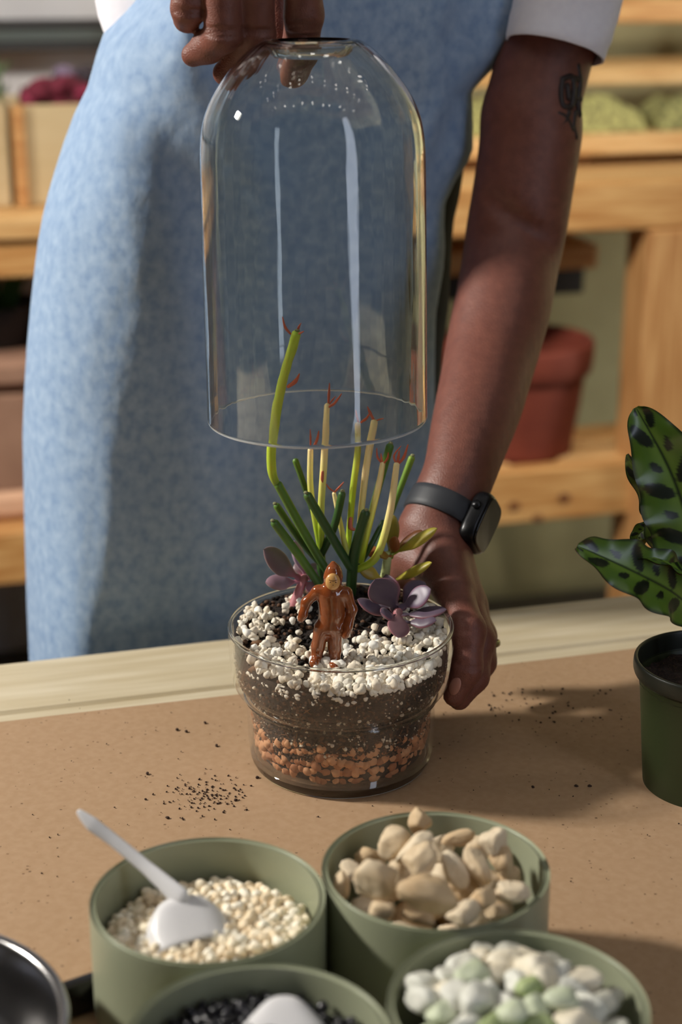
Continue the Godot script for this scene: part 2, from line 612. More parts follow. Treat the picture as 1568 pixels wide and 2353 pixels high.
func build_benches() -> void:
	var F := -1.66
	var B := F - 0.6
	var L := thing("plant_bench", "pine plant bench at the left behind the gardener, carrying wooden crates", "bench", room(-0.7, -0.9, F - 0.3))
	board("top_board", L, Vector3(-1.7, 0.09, F + 0.012), Vector3(0.16, 0.128, F - 0.19), 2)
	board("top_board", L, Vector3(-1.7, 0.09, F - 0.195), Vector3(0.16, 0.126, F - 0.39), 0)
	board("top_board", L, Vector3(-1.7, 0.09, F - 0.395), Vector3(0.16, 0.127, F - 0.6), 2)
	board("front_rail", L, Vector3(-1.7, 0.03, F), Vector3(0.16, 0.089, F - 0.038), 0)
	board("shelf_board", L, Vector3(-1.7, -0.425, F - 0.04), Vector3(0.16, -0.395, F - 0.3), 1)
	board("shelf_board", L, Vector3(-1.7, -0.425, F - 0.305), Vector3(0.16, -0.396, F - 0.58), 0)
	board("shelf_rail", L, Vector3(-1.7, -0.485, F), Vector3(0.16, -0.393, F - 0.038), 0)
	for x in [-1.6, 0.06]:
		board("post", L, Vector3(x, -0.9, F - 0.04), Vector3(x + 0.09, 0.089, F - 0.13), 1, true)
		board("post", L, Vector3(x, -0.9, B + 0.01), Vector3(x + 0.09, 0.089, B + 0.1), 1, true)
	knot(L, Vector3(-0.0585, 0.1001, -1.66), 0.011)
	# the right-hand bench with stepped shelves above
	var R := thing("plant_bench", "pine plant bench at the right behind the bare arm, with stepped moss shelves", "bench", room(0.9, -0.9, F - 0.3))
	board("top_board", R, Vector3(0.17, 0.112, F - 0.016), Vector3(2.0, 0.147, F - 0.16), 2)
	board("top_board", R, Vector3(0.17, 0.112, F - 0.165), Vector3(2.0, 0.146, F - 0.33), 2)
	board("top_board", R, Vector3(0.17, 0.112, F - 0.335), Vector3(2.0, 0.147, F - 0.5), 0)
	board("front_rail", R, Vector3(0.17, 0.062, F + 0.016), Vector3(2.0, 0.146, F - 0.015), 0)
	board("middle_shelf", R, Vector3(0.17, -0.028, F - 0.12), Vector3(0.99, 0.016, F - 0.58), 0)
	board("shelf_board", R, Vector3(0.17, -0.4, F - 0.04), Vector3(2.0, -0.36, F - 0.14), 2)
	board("shelf_board", R, Vector3(0.17, -0.4, F - 0.143), Vector3(2.0, -0.361, F - 0.24), 0)
	board("shelf_rail", R, Vector3(0.17, -0.462, F + 0.002), Vector3(2.0, -0.362, F - 0.038), 0)
	for x in [0.18, 1.02]:
		board("post", R, Vector3(x, -0.9, F + (0.02 if x > 0.5 else -0.04)), Vector3(x + 0.12, 0.061 if x > 0.5 else 0.11, F - 0.07), 1, true)
		board("post", R, Vector3(x + 0.8 * (x - 0.25), -0.9, B + 0.01), Vector3(x + 0.8 * (x - 0.25) + 0.09, 0.11, B + 0.1), 1, true)
	knot(R, Vector3(0.7928, -0.4286, -1.657), 0.009)
	knot(R, Vector3(0.8896, -0.4216, -1.657), 0.010)
	knot(R, Vector3(0.8393, -0.4553, -1.657), 0.008)
	# stepped tiers
	board("tier_board", R, Vector3(0.17, 0.166, F - 0.18), Vector3(2.0, 0.204, F - 0.36), 2)
	board("tier_riser", R, Vector3(0.17, 0.148, F - 0.24), Vector3(1.02, 0.165, F - 0.27), 1)
	board("tier_board", R, Vector3(0.17, 0.278, F - 0.32), Vector3(2.0, 0.312, F - 0.57), 2)
	board("tier_rail", R, Vector3(0.17, 0.384, F - 0.5), Vector3(2.0, 0.432, F - 0.54), 0)
	board("tier_post", R, Vector3(0.25, 0.148, F - 0.54), Vector3(0.31, 0.5, F - 0.58), 1, true)
	board("tier_post", R, Vector3(1.5, 0.148, F - 0.54), Vector3(1.56, 0.5, F - 0.58), 1, true)
	# moss and dry plant mats
	var fn := FastNoiseLite.new()
	fn.frequency = 9.0
	for d in [[0.76, 0.205, F - 0.27, 0.72, 0.062, rgb(176, 172, 110), "pale green moss mat on the upper shelf right of the bare arm"], [1.37, 0.205, F - 0.27, 0.46, 0.058, rgb(158, 156, 100), "pale green moss mat on the upper shelf at the right picture edge"], [0.62, 0.017, F - 0.3, 0.64, 0.04, rgb(150, 142, 92), "dry moss mat under the bench top right of the elbow"]]:
		var v := PackedVector3Array()
		var nu := 60
		var nw := 16
		for i in nu + 1:
			for j in nw + 1:
				var e := minf(minf(i, nu - i) / 4.0, minf(j, nw - j) / 3.0)
				v.append(Vector3((float(i) / nu - 0.5) * d[3], pow(minf(e, 1.0), 0.4) * (d[4] * 0.85 + d[4] * 0.35 * fn.get_noise_2d(i * d[3] / nu * 1.3 + d[0], j * 0.012)), (float(j) / nw - 0.5) * 0.12))
		var o := obj("moss_mat", grid(v, nu + 1, nw + 1, false, PackedColorArray(), true), tri("moss_%d" % int(d[0] * 100), noise_tex("moss%d" % int(d[0] * 100), d[5] * 0.62, d[5] * 1.15, 0.04, 4, 256, 2.0), Vector3.ONE * 6.0, 0.95), self, room(d[0], d[1], d[2]), yaw())
		tag(o, d[6], "moss")
	# seen between apron and arm
	var t := thing("dry_plant", "small dry brown plant seen between the apron and the bare arm", "plant", room(0.375, 0.345, F - 0.46))
	for i in 14:
		var a := rng.randf() * TAU
		var h := rng.randf_range(0.03, 0.07)
		obj("twig", tube([Vector3.ZERO, Vector3(cos(a) * h * 0.4, h * 0.6, sin(a) * h * 0.4), Vector3(cos(a) * h * 0.8, h, sin(a) * h * 0.8)], [0.004, 0.007, 0.002], 6), mat("dry_twig", rgb(150, 122, 76), 0.9), t)
	# crates on the left bench
	for k in 2:
		var u := 0.063 if k == 0 else -0.162
		var c := thing("crate", ["pale wooden crate holding dark red flowers, nearer the apron", "pale wooden crate at the left picture edge"][k], "crate", room(u, 0.128, F - 0.2), "")
		c.rotation.y = YAW
		for z in [-0.1, 0.1]:
			obj("side_panel", box(Vector3(0.214, 0.158, 0.012), 0.002), tri("crate_ply", noise_tex("ply", rgb(196, 176, 140), rgb(182, 160, 122), 0.01, 4, 256), Vector3(1, 6, 6), 0.7), c, Vector3(0, 0.08, z))
		for x in [-0.101, 0.101]:
			obj("end_panel", box(Vector3(0.012, 0.158, 0.188), 0.002), mats["crate_ply"], c, Vector3(x, 0.08, 0))
			if k == 1 and x > 0.0:
				continue
			obj("corner_batten", box(Vector3(0.02, 0.16, 0.012), 0.002), wood(1), c, Vector3(x, 0.081, 0.112))
		obj("bottom", box(Vector3(0.19, 0.01, 0.188), 0.002), mats["crate_ply"], c, Vector3(0, 0.006, 0))
		if k == 0:
			var fl := thing("red_flowers", "dark red dried flower heads filling the pale crate", "flowers", room(0.063, 0.16, F - 0.18))
			fl.rotation.y = YAW
			for i in 46:
				var p := Vector3(rng.randf_range(-0.08, 0.075), rng.randf_range(0.1, 0.135), rng.randf_range(-0.08, 0.05))
				p.y += 0.02 * exp(-pow((p.x + 0.03) / 0.04, 2))
				obj("flower_head", stone(40 + i % 4, Vector3(0.022, 0.018, 0.022), 12, 0.35, 7), mat("flower_%d" % (i % 3), [rgb(100, 22, 44), rgb(122, 32, 60), rgb(76, 18, 30)][i % 3], 0.85), fl, p, Basis(Vector3.UP, rng.randf() * TAU))
			var fd := thing("purple_flowers", "dusky purple and black dried flowers at the back of the crate", "flowers", room(0.063, 0.17, F - 0.32))
			fd.rotation.y = YAW
			for i in 26:
				obj("flower_head", stone(44 + i % 4, Vector3(0.02, 0.016, 0.02), 12, 0.35, 7), mat("dusk_%d" % (i % 2), [rgb(52, 44, 52), rgb(120, 104, 128)][i % 2], 0.9), fd, Vector3(rng.randf_range(-0.02, 0.16), rng.randf_range(0.08, 0.15), rng.randf_range(-0.02, 0.02)))
			var sp := thing("conifer_sprig", "small green conifer sprig standing behind the red flowers", "sprig", room(-0.045, 0.16, F - 0.33))
			for i in 18:
				var a := rng.randf() * TAU
				obj("needle_branch", tube([Vector3(0, 0.03 + i * 0.008, 0), Vector3(cos(a) * 0.02, 0.06 + i * 0.0075, sin(a) * 0.02)], [0.005, 0.002], 6), mat("conifer", rgb(86, 104, 70), 0.8), sp)
	# below the left bench
	var tr := thing("clay_trough", "pinkish brown clay trough on the lower shelf of the left bench", "planter", room(-0.18, -0.395, F - 0.2))
	tr.rotation.y = YAW
	var clay := tri("dusty_clay", noise_tex("clay", rgb(160, 124, 104), rgb(138, 104, 86), 0.01, 4, 256), Vector3.ONE * 3.0, 0.85)
	obj("trough_body", box(Vector3(0.6, 0.2, 0.26), 0.02), clay, tr, Vector3(0, 0.135, 0))
	obj("trough_rim", box(Vector3(0.63, 0.05, 0.29), 0.012), clay, tr, Vector3(0, 0.255, 0))
	obj("trough_foot", box(Vector3(0.62, 0.05, 0.28), 0.012), mat("pale_clay", rgb(206, 164, 136), 0.85), tr, Vector3(0, 0.027, 0))
	var bp := thing("nursery_pot", "black nursery pot of green blades on the clay trough", "potted plant", room(-0.09, -0.115, F - 0.2))
	obj("pot", lathe(curve([Vector2(0.001, 0.0), Vector2(0.07, 0.0), Vector2(0.085, 0.07), Vector2(0.08, 0.07), Vector2(0.07, 0.055), Vector2(0.001, 0.055)], 1), 32), mat("black_plastic", rgb(34, 36, 42), 0.5), bp)
	for i in 16:
		var a := rng.randf() * TAU
		var q := Vector3(cos(a), 0, sin(a))
		obj("leaf", tube([q * 0.03 + Vector3(0, 0.05, 0), q * 0.045 + Vector3(0, 0.1, 0), q * 0.075 + Vector3(0, 0.145, 0)], [0.007, 0.009, 0.003], 6, [], 4, 0.3), mat("blade_green", rgb(48, 84, 26), 0.6), bp)
	# below the right bench
	var tp := thing("terracotta_pot", "red terracotta pot on the lower bench shelf behind the forearm", "pot", room(0.845, -0.359, F - 0.14))
	obj("pot_wall", lathe(curve([Vector2(0.001, 0.0), Vector2(0.1, 0.0), Vector2(0.108, 0.008), Vector2(0.13, 0.165), Vector2(0.12, 0.165), Vector2(0.1, 0.02), Vector2(0.001, 0.02)], 2), 48), tri("terracotta", noise_tex("terra", rgb(124, 54, 36), rgb(108, 44, 30), 0.02, 4, 256), Vector3.ONE * 4.0, 0.8), tp)
	obj("pot_rim", lathe(curve([Vector2(0.121, 0.15), Vector2(0.138, 0.152), Vector2(0.142, 0.2), Vector2(0.136, 0.206), Vector2(0.126, 0.203), Vector2(0.121, 0.15)], 2), 48), mats["terracotta"], tp)
	var bb := thing("added_shade_block", "black tray hung under the right bench's middle shelf", "shade_block", room(0.58, -0.083, F - 0.36))
	bb.rotation.y = YAW  # black box added in place of the shade below the middle shelf
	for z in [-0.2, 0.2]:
		obj("shade_block_side", box(Vector3(0.8, 0.05, 0.008), 0.002), mat("shade_black", rgb(26, 25, 24), 0.6), bb, Vector3(0, 0.028, z))
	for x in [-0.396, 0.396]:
		obj("shade_block_end", box(Vector3(0.008, 0.05, 0.392), 0.002), mats["shade_black"], bb, Vector3(x, 0.028, 0))
	obj("shade_block_floor", box(Vector3(0.79, 0.006, 0.392), 0.002), mats["shade_black"], bb, Vector3(0, 0.006, 0))

# ------------------------------------------------------------------ work table, paper
func build_table() -> void:
	var t := thing("work_table", "pale plank work table running under the brown paper", "table", room(0.1, -0.9, 0.17))
	var w0 := -0.2285
	var widths := [0.092, 0.14, 0.14, 0.14, 0.14, 0.14]
	for i in widths.size():
		board("plank", t, Vector3(-1.2, -0.04, w0), Vector3(1.3, 0.0 if i else -0.0004, w0 + widths[i] - 0.0008), 3)
		w0 += widths[i]
	for x in [-1.1, 1.1]:
		for z in [-0.2, 0.5]:
			board("leg", t, Vector3(x, -0.9, z), Vector3(x + 0.08, -0.04, z + 0.08), 1, true)
	var v := PackedVector3Array()
	var fn := FastNoiseLite.new()
	fn.seed = 4
	fn.frequency = 6.0
	var nu := 120
	var nw := 60
	for i in nu + 1:
		for j in nw + 1:
			var u := lerpf(-0.75, 0.85, float(i) / nu)
			var w := lerpf(-0.118, 0.52, float(j) / nw)
			v.append(room(u, 0.0013 + 0.0007 * (fn.get_noise_2d(u, w) + 1.0) * minf(1.0, j * 0.5), w + (0.002 * sin(u * 9.0) if j == 0 else 0.0)))
	var top := v.size()
	for i in top:
		v.append(v[i] * Vector3(1, 0, 1) + Vector3(0, 0.0003, 0))
	var ix := grid_ix(nu + 1, nw + 1, false, true)
	ix.append_array(grid_ix(nu + 1, nw + 1, false, false, top))
	var rim := []
	for i in nu + 1: rim.append(i * (nw + 1))
	for i in rim.size() - 1:
		ix.append_array([rim[i], rim[i] + top, rim[i + 1], rim[i + 1], rim[i] + top, rim[i + 1] + top])
	var pm := tri("kraft", noise_tex("kraft", rgb(177, 145, 113), rgb(169, 136, 103), 0.06, 4, 512, 1.4, 0.5, rgb(140, 106, 76)), Vector3.ONE * 4.0, 0.75)
	tag(obj("kraft_paper", mk(v, ix), pm), "sheet of brown kraft paper covering most of the table", "paper")

# ------------------------------------------------------------------ the gardener
func build_person() -> void:
	var P := thing("person", "person in a light blue denim apron and white t-shirt lowering the cloche", "person", room(0.02, -0.9, -0.37))
	var skin := tri("dark_skin", noise_tex("skin", rgb(126, 76, 62), rgb(108, 62, 51), 0.02, 5, 512, 1.4), Vector3.ONE * 9.0, 0.5, {"subsurf_scatter_enabled": true, "subsurf_scatter_strength": 0.06, "metallic_specular": 0.5}.merged(bump(noise_tex("pores", Color.BLACK, Color.WHITE, 0.16, 3, 512), 0.035)), true)
	# t-shirt: trunk and both sleeves
	var shirt := tri("white_jersey", noise_tex("jersey", rgb(240, 238, 246), rgb(230, 228, 238), 0.05, 3, 256), Vector3.ONE * 8.0, 0.85)
	var TR := [[-0.0188, 0.7001, 0.2071, 0.7081], [-0.083, 0.6393, 0.3012, 0.6484], [-0.1055, 0.5786, 0.3045, 0.5834], [-0.0963, 0.5323, 0.257, 0.5331], [-0.0929, 0.4848, 0.2055, 0.4825], [-0.0909, 0.4718, 0.1983, 0.4689], [-0.0867, 0.4588, 0.191, 0.4552], [-0.0762, 0.4191, 0.1767, 0.4138], [-0.0616, 0.3509, 0.1625, 0.3432], [-0.0657, 0.245, 0.1483, 0.2329]]
	var v := PackedVector3Array()
	for r in TR:
		for k in 40:
			var t := TAU * k / 40
			v.append(room(lerpf(r[0], r[2], 0.5 - 0.5 * cos(t)), lerpf(r[1], r[3], 0.5 - 0.5 * cos(t)), -0.375 + 0.075 * sin(t) * (0.5 if r == TR[0] else 1.0)))
	var ts := wobj("t_shirt", grid(v, TR.size(), 40, true), shirt, P)
	ts.set_meta("label", "white short-sleeved t-shirt under the apron")
	wobj("sleeve", sleeve([Vector3(0.2099, 0.5901, -0.37), Vector3(0.1873, 0.5293, -0.345), Vector3(0.1756, 0.4846, -0.33), Vector3(0.1661, 0.4475, -0.32)], [0.05, 0.044, 0.0415, 0.0395]), shirt, P)
	wobj("sleeve", sleeve([Vector3(-0.24, 0.70, -0.28), Vector3(-0.27, 0.66, -0.24), Vector3(-0.29, 0.61, -0.19)], [0.052, 0.048, 0.046]), shirt, P)
	# trousers behind the apron
	var HR := [[-0.067, 0.4178, 0.2049, 0.4122], [-0.0894, 0.3845, 0.2159, 0.376], [-0.0972, 0.3676, 0.2167, 0.3578], [-0.105, 0.3506, 0.2152, 0.3395], [-0.1111, 0.3335, 0.2125, 0.3211], [-0.1172, 0.3162, 0.2082, 0.3027], [-0.1216, 0.2988, 0.2066, 0.284], [-0.1261, 0.2813, 0.2063, 0.2651], [-0.1315, 0.2457, 0.2047, 0.2268], [-0.1371, 0.2095, 0.2003, 0.1881], [-0.1448, 0.1353, 0.1953, 0.1085], [-0.1513, 0.0188, 0.1935, -0.0166], [-0.1544, -0.1044, 0.1829, -0.1475], [-0.1561, -0.2799, 0.1723, -0.3337], [-0.1686, -1.5499, 0.1502, -1.6851]]
	v = PackedVector3Array()
	for r in HR:
		for k in 40:
			var t := TAU * k / 40
			v.append(room(lerpf(r[0], r[2], 0.5 - 0.5 * cos(t)), lerpf(r[1], r[3], 0.5 - 0.5 * cos(t)), -0.385 + 0.085 * sin(t)))
	wobj("trousers", grid(v, HR.size(), 40, true), tri("black_cotton", noise_tex("cotton", rgb(46, 50, 50), rgb(34, 36, 38), 0.05, 3, 256), Vector3.ONE * 8.0, 0.9), P)
	build_apron(P)
	# body: trunk, neck and arms in one field, then the visible left arm, then each hand at a finer cell
	body_begin()
	var sl := Vector3(0.235, 0.655, -0.40)
	var sr := Vector3(-0.225, 0.665, -0.27)
	var nk := room(-0.0, 0.76, -0.40)
	body_add([[room(0.03, 0.0, -0.385), room(0.03, 0.35, -0.385), 0.055, 0.06], [room(0.03, 0.35, -0.385), room(0.01, 0.6, -0.4), 0.055, 0.06], [room(0.01, 0.6, -0.4), nk, 0.06, 0.05], [room(0.01, 0.62, -0.4), sl, 0.045, 0.04], [room(0.01, 0.62, -0.4), sr, 0.045, 0.04], [sr, Vector3(-0.29, 0.59, -0.16), 0.04, 0.036], [Vector3(-0.29, 0.59, -0.16), Vector3(-0.075, 0.645, -0.1), 0.035, 0.026]], 0.012, 0.008)
	var el := Vector3(0.1367, 0.293, -0.305)
	body_add(fine([sl, Vector3(0.1565, 0.4255, -0.335), Vector3(0.1508, 0.3828, -0.325), Vector3(0.142, 0.3268, -0.31), el, Vector3(0.1265, 0.2591, -0.265), Vector3(0.1155, 0.2291, -0.23), Vector3(0.1039, 0.2032, -0.185), Vector3(0.0934, 0.183, -0.15), Vector3(0.0836, 0.1625, -0.12), Vector3(0.0733, 0.1452, -0.108)], [0.04, 0.0362, 0.0378, 0.0372, 0.0365, 0.0357, 0.0335, 0.0305, 0.0268, 0.0232, 0.0226]), 0.005, 0.002, [[Vector3(0.1365, 0.324, -0.272), Vector3(0.55, 0.8, 0.1).normalized(), 0.04, 0.008, 0.007]])
	left_hand()
	right_hand()
	var body := wobj("body", body_end(), skin, P)
	body.set_meta("label", "bare dark-skinned arms and hands")
	# nails of the hand behind the bowl
	var nail := mat("fingernail", rgb(176, 124, 108), 0.3)
	for q in [[Vector3(0.0753, 0.0612, 0.0135), Vector3(-0.62, 0.25, 0.75), Vector3(-0.45, -0.9, 0.1), Vector3(0.0042, 0.0066, 0.0016)]]:
		var f: Vector3 = q[1].normalized()
		var ydir: Vector3 = (q[2] - f * f.dot(q[2])).normalized()
		obj("fingernail", stone(3, q[3], 0, 0.0, 10), nail, P, q[0] - P.position, Basis(ydir.cross(f), ydir, f))
	# black tattoo ink on the upper arm, a hair above the skin
	var ink := mat("tattoo_ink", rgb(44, 32, 30), 0.5)
	var ink_st := SurfaceTool.new()
	var axis := [Vector3(0.1564, 0.4353, -0.337), Vector3(0.1508, 0.3828, -0.325), Vector3(0.1434, 0.3533, -0.316)]
	for q in [[Vector3(0.1698, 0.4266, -0.31), Vector3(0.1689, 0.4168, -0.31), Vector3(0.1706, 0.4075, -0.31), Vector3(0.1774, 0.4066, -0.31)], [Vector3(0.1698, 0.4272, -0.31), Vector3(0.1771, 0.4286, -0.31), Vector3(0.1796, 0.4187, -0.31), Vector3(0.1781, 0.4075, -0.31)], [Vector3(0.1741, 0.422, -0.31), Vector3(0.1751, 0.4135, -0.31)], [Vector3(0.1822, 0.4364, -0.31), Vector3(0.1848, 0.424, -0.31), Vector3(0.1834, 0.4089, -0.31), Vector3(0.1852, 0.4003, -0.31)], [Vector3(0.1668, 0.4023, -0.31), Vector3(0.1731, 0.3983, -0.31), Vector3(0.1782, 0.3897, -0.31)], [Vector3(0.1756, 0.4023, -0.31), Vector3(0.1718, 0.3956, -0.31), Vector3(0.1666, 0.391, -0.31)], [Vector3(0.1811, 0.4016, -0.31), Vector3(0.1794, 0.393, -0.31), Vector3(0.1819, 0.3837, -0.31)], [Vector3(0.1799, 0.4272, -0.31), Vector3(0.1853, 0.4259, -0.31)], [Vector3(0.1799, 0.4122, -0.31), Vector3(0.1853, 0.4115, -0.31)]]:
		var on := []
		for p in q:
			var f := clampf((axis[0].y - p.y) / (axis[0].y - axis[1].y), 0.0, 1.0)
			var ce: Vector3 = axis[0].lerp(axis[1], f)
			var rr := lerpf(0.0372, 0.0388, f)
			var dx := clampf(p.x - ce.x, -rr * 0.98, rr * 0.98)
			on.append(Vector3(ce.x + dx, p.y, ce.z + sqrt(rr * rr - dx * dx) - 0.0011))
		var rad := []
		for p in on:
			rad.append(0.0031)
		ink_st.append_from(tube(on, rad, 8, [], 6), 0, Transform3D.IDENTITY)
	wobj("tattoo", ink_st.commit(), ink, P)
	build_watch()
	var rg := tag(obj("ring", lathe(curve([Vector2(0.0108, -0.002), Vector2(0.0118, -0.0012), Vector2(0.0118, 0.0012), Vector2(0.0108, 0.002), Vector2(0.0108, -0.002)], 2), 32), mat("ring_metal", rgb(150, 146, 120), 0.25, {"metallic": 1.0}), self, Vector3(0.0996, 0.0625, -0.052), Basis(Quaternion(Vector3.UP, Vector3(0.17, -0.95, 0.25).normalized()))), "dull metal ring on a finger of the hand behind the bowl", "ring")

func sleeve(pts: Array, rad: Array) -> ArrayMesh:
	var p := curve(pts, 6)
	var n := p.size()
	var fn := FastNoiseLite.new()
	fn.frequency = 14.0
	var v := PackedVector3Array()
	for pass_ in 2:
		for i in n:
			var j := i if pass_ == 0 else n - 1 - i
			var f := float(j) / (n - 1) * (rad.size() - 1)
			var k := mini(int(f), rad.size() - 2)
			var r: float = lerpf(rad[k], rad[k + 1], f - k) - 0.0016 * pass_
			var dir: Vector3 = (p[mini(j + 1, n - 1)] - p[maxi(j - 1, 0)]).normalized()
			var x := dir.cross(Vector3(0, 0, 1)).normalized()
			var z := x.cross(dir)
			for q in 48:
				var t := TAU * q / 48
				var pt: Vector3 = p[j] + (x * cos(t) + z * sin(t)) * r
				v.append(pt + (pt - p[j]).normalized() * 0.0022 * fn.get_noise_3d(pt.x, pt.y * 3.0, pt.z))
	return grid(v, 2 * n, 48, true)

func path_u(pts: Array, y: float) -> float:
	for i in pts.size() - 1:
		if y <= pts[i].y and y >= pts[i + 1].y:
			return lerpf(pts[i].x, pts[i + 1].x, (pts[i].y - y) / (pts[i].y - pts[i + 1].y))
	return pts[0].x if y > pts[0].y else pts[-1].x

func build_apron(P: Node3D) -> void:
	var R := [[-0.0181, 0.6166, 0.2021, 0.6208], [-0.0439, 0.5482, 0.2262, 0.5496], [-0.0604, 0.5038, 0.2601, 0.5026], [-0.07, 0.4846, 0.2682, 0.482], [-0.08, 0.4717, 0.2618, 0.4682], [-0.0888, 0.4588, 0.253, 0.4544], [-0.0941, 0.4459, 0.2403, 0.4407], [-0.0985, 0.4328, 0.223, 0.427], [-0.1029, 0.4197, 0.2088, 0.4132], [-0.1141, 0.4, 0.2108, 0.3919], [-0.1241, 0.3768, 0.2115, 0.3668], [-0.1278, 0.3668, 0.2071, 0.3561], [-0.1329, 0.3534, 0.1973, 0.342], [-0.1387, 0.3366, 0.1883, 0.3241], [-0.1438, 0.3196, 0.1879, 0.3057], [-0.1479, 0.3024, 0.1891, 0.2872], [-0.1513, 0.2851, 0.1883, 0.2685], [-0.1572, 0.2501, 0.1822, 0.231], [-0.1625, 0.2145, 0.1821, 0.1926], [-0.1668, 0.1783, 0.1828, 0.1535], [-0.1704, 0.1415, 0.1819, 0.1137], [-0.1736, 0.0656, 0.1776, 0.0324], [-0.1762, -0.013, 0.1722, -0.0517], [-0.1771, -0.0575, 0.1687, -0.0991], [-0.1784, -0.1366, 0.1655, -0.1836], [-0.1794, -0.3128, 0.1546, -0.3706], [-0.1767, -0.5541, 0.1478, -0.6266]]
	var R2 := [Vector3(-0.0567, 0.4688, -0.27), Vector3(-0.0192, 0.4155, -0.27), Vector3(0.0164, 0.35, -0.27), Vector3(0.0292, 0.2757, -0.27), Vector3(0.0315, 0.1701, -0.27)]
	var R3 := [Vector3(0.1539, 0.4854, -0.27), Vector3(0.1458, 0.4538, -0.27), Vector3(0.1519, 0.4083, -0.27), Vector3(0.1315, 0.3492, -0.27), Vector3(0.1179, 0.2884, -0.27)]
	var fn := FastNoiseLite.new()
	fn.seed = 9
	fn.frequency = 5.0
	var nr := 110
	var nc := 90
	var front := []
	for i in nr:
		var f := float(i) / (nr - 1) * (R.size() - 1)
		var k := mini(int(f), R.size() - 2)
		var t := f - k
		var a: Array = R[k]
		var b: Array = R[k + 1]
		for j in nc:
			var s := float(j) / (nc - 1)
			s = 0.5 - 0.5 * cos(PI * s) if s < 0.5 else 1.0 - (0.5 - 0.5 * cos(PI * (1.0 - s)))
			var u := lerpf(lerpf(a[0], b[0], t), lerpf(a[2], b[2], t), s)
			var y := lerpf(lerpf(a[1], b[1], t), lerpf(a[3], b[3], t), s)
			var sr := lerpf(0.235, 0.14, clampf((y - 0.34) / 0.16, 0.0, 1.0))
			sr = lerpf(sr, 0.12, clampf((0.17 - y) / 0.17, 0.0, 1.0))
			var prof := 1.0
			if s < sr:
				prof = pow(maxf(0.0, 1.0 - pow(1.0 - s / sr, 2.0)), 0.5)
			else:
				prof = 1.0 - 0.3 * pow((s - sr) / (1.0 - sr), 1.3)
			if s > 0.84:
				prof *= pow(maxf(0.0, 1.0 - pow((s - 0.84) / 0.16, 2.2)), 0.5)
			var w := 0.108 * prof
			var soft := smoothstep(0.0, 0.12, s) * smoothstep(1.0, 0.88, s)
			var d2 := u - path_u(R2, y)
			w += soft * (0.013 * exp(-pow(d2 / (0.035 if d2 < 0.0 else 0.02), 2.0)) * smoothstep(0.08, 0.25, y) - 0.008 * exp(-pow((d2 + 0.06) / 0.03, 2.0)) * smoothstep(0.1, 0.3, y))
			var d3 := u - path_u(R3, y)
			w += soft * 0.012 * exp(-pow(d3 / (0.022 if d3 < 0.0 else 0.013), 2.0)) * smoothstep(0.25, 0.4, y)
			w += soft * 0.006 * fn.get_noise_2d(u * 1.6, y * 0.5) + soft * 0.0011 * fn.get_noise_2d(u * 5.0 + 7.0, y * 2.2)
			front.append(Vector3(u, y, -0.365 + w))
	var v := PackedVector3Array()
	for p in front:
		v.append(room(p.x, p.y, p.z))
	for p in front:
		v.append(room(p.x, p.y, p.z - 0.0025))
	var ix := grid_ix(nr, nc, false, false)
	ix.append_array(grid_ix(nr, nc, false, true, nr * nc))
	var denim := tri("denim", noise_tex("denim", rgb(160, 182, 208), rgb(118, 146, 184), 0.035, 5, 512, 1.4), Vector3(5.0, 3.8, 5.0), 0.85, {"rim_enabled": true, "rim": 0.25, "rim_tint": 0.5}.merged(bump(noise_tex("weave", Color.BLACK, Color.WHITE, 0.12, 2, 256), 0.016)))
	var ap := wobj("apron", mk(v, ix), denim, P)
	ap.set_meta("label", "light blue washed denim apron")
	# stitched hems of the armholes
	var hem := tri("denim_hem", noise_tex("denim_dark", rgb(112, 138, 176), rgb(76, 102, 146), 0.04, 4, 256, 1.8), Vector3(5, 5, 5), 0.85)
	for side in 2:
		var h := PackedVector3Array()
		var rows := 0
		for i in nr:
			if front[i * nc + nc - 1].y < 0.43 and side == 1 or side == 0 and front[i * nc].y < 0.445:
				break
			rows += 1
			for j in 18:
				var p: Vector3 = front[i * nc + (nc - 19 + j if side == 1 else j + 1)]
				h.append(room(p.x + (0.002 if side == 1 else -0.002), p.y, p.z + 0.0022))
		if rows > 2:
			wobj("hem", grid(h, rows, 18), hem, ap)

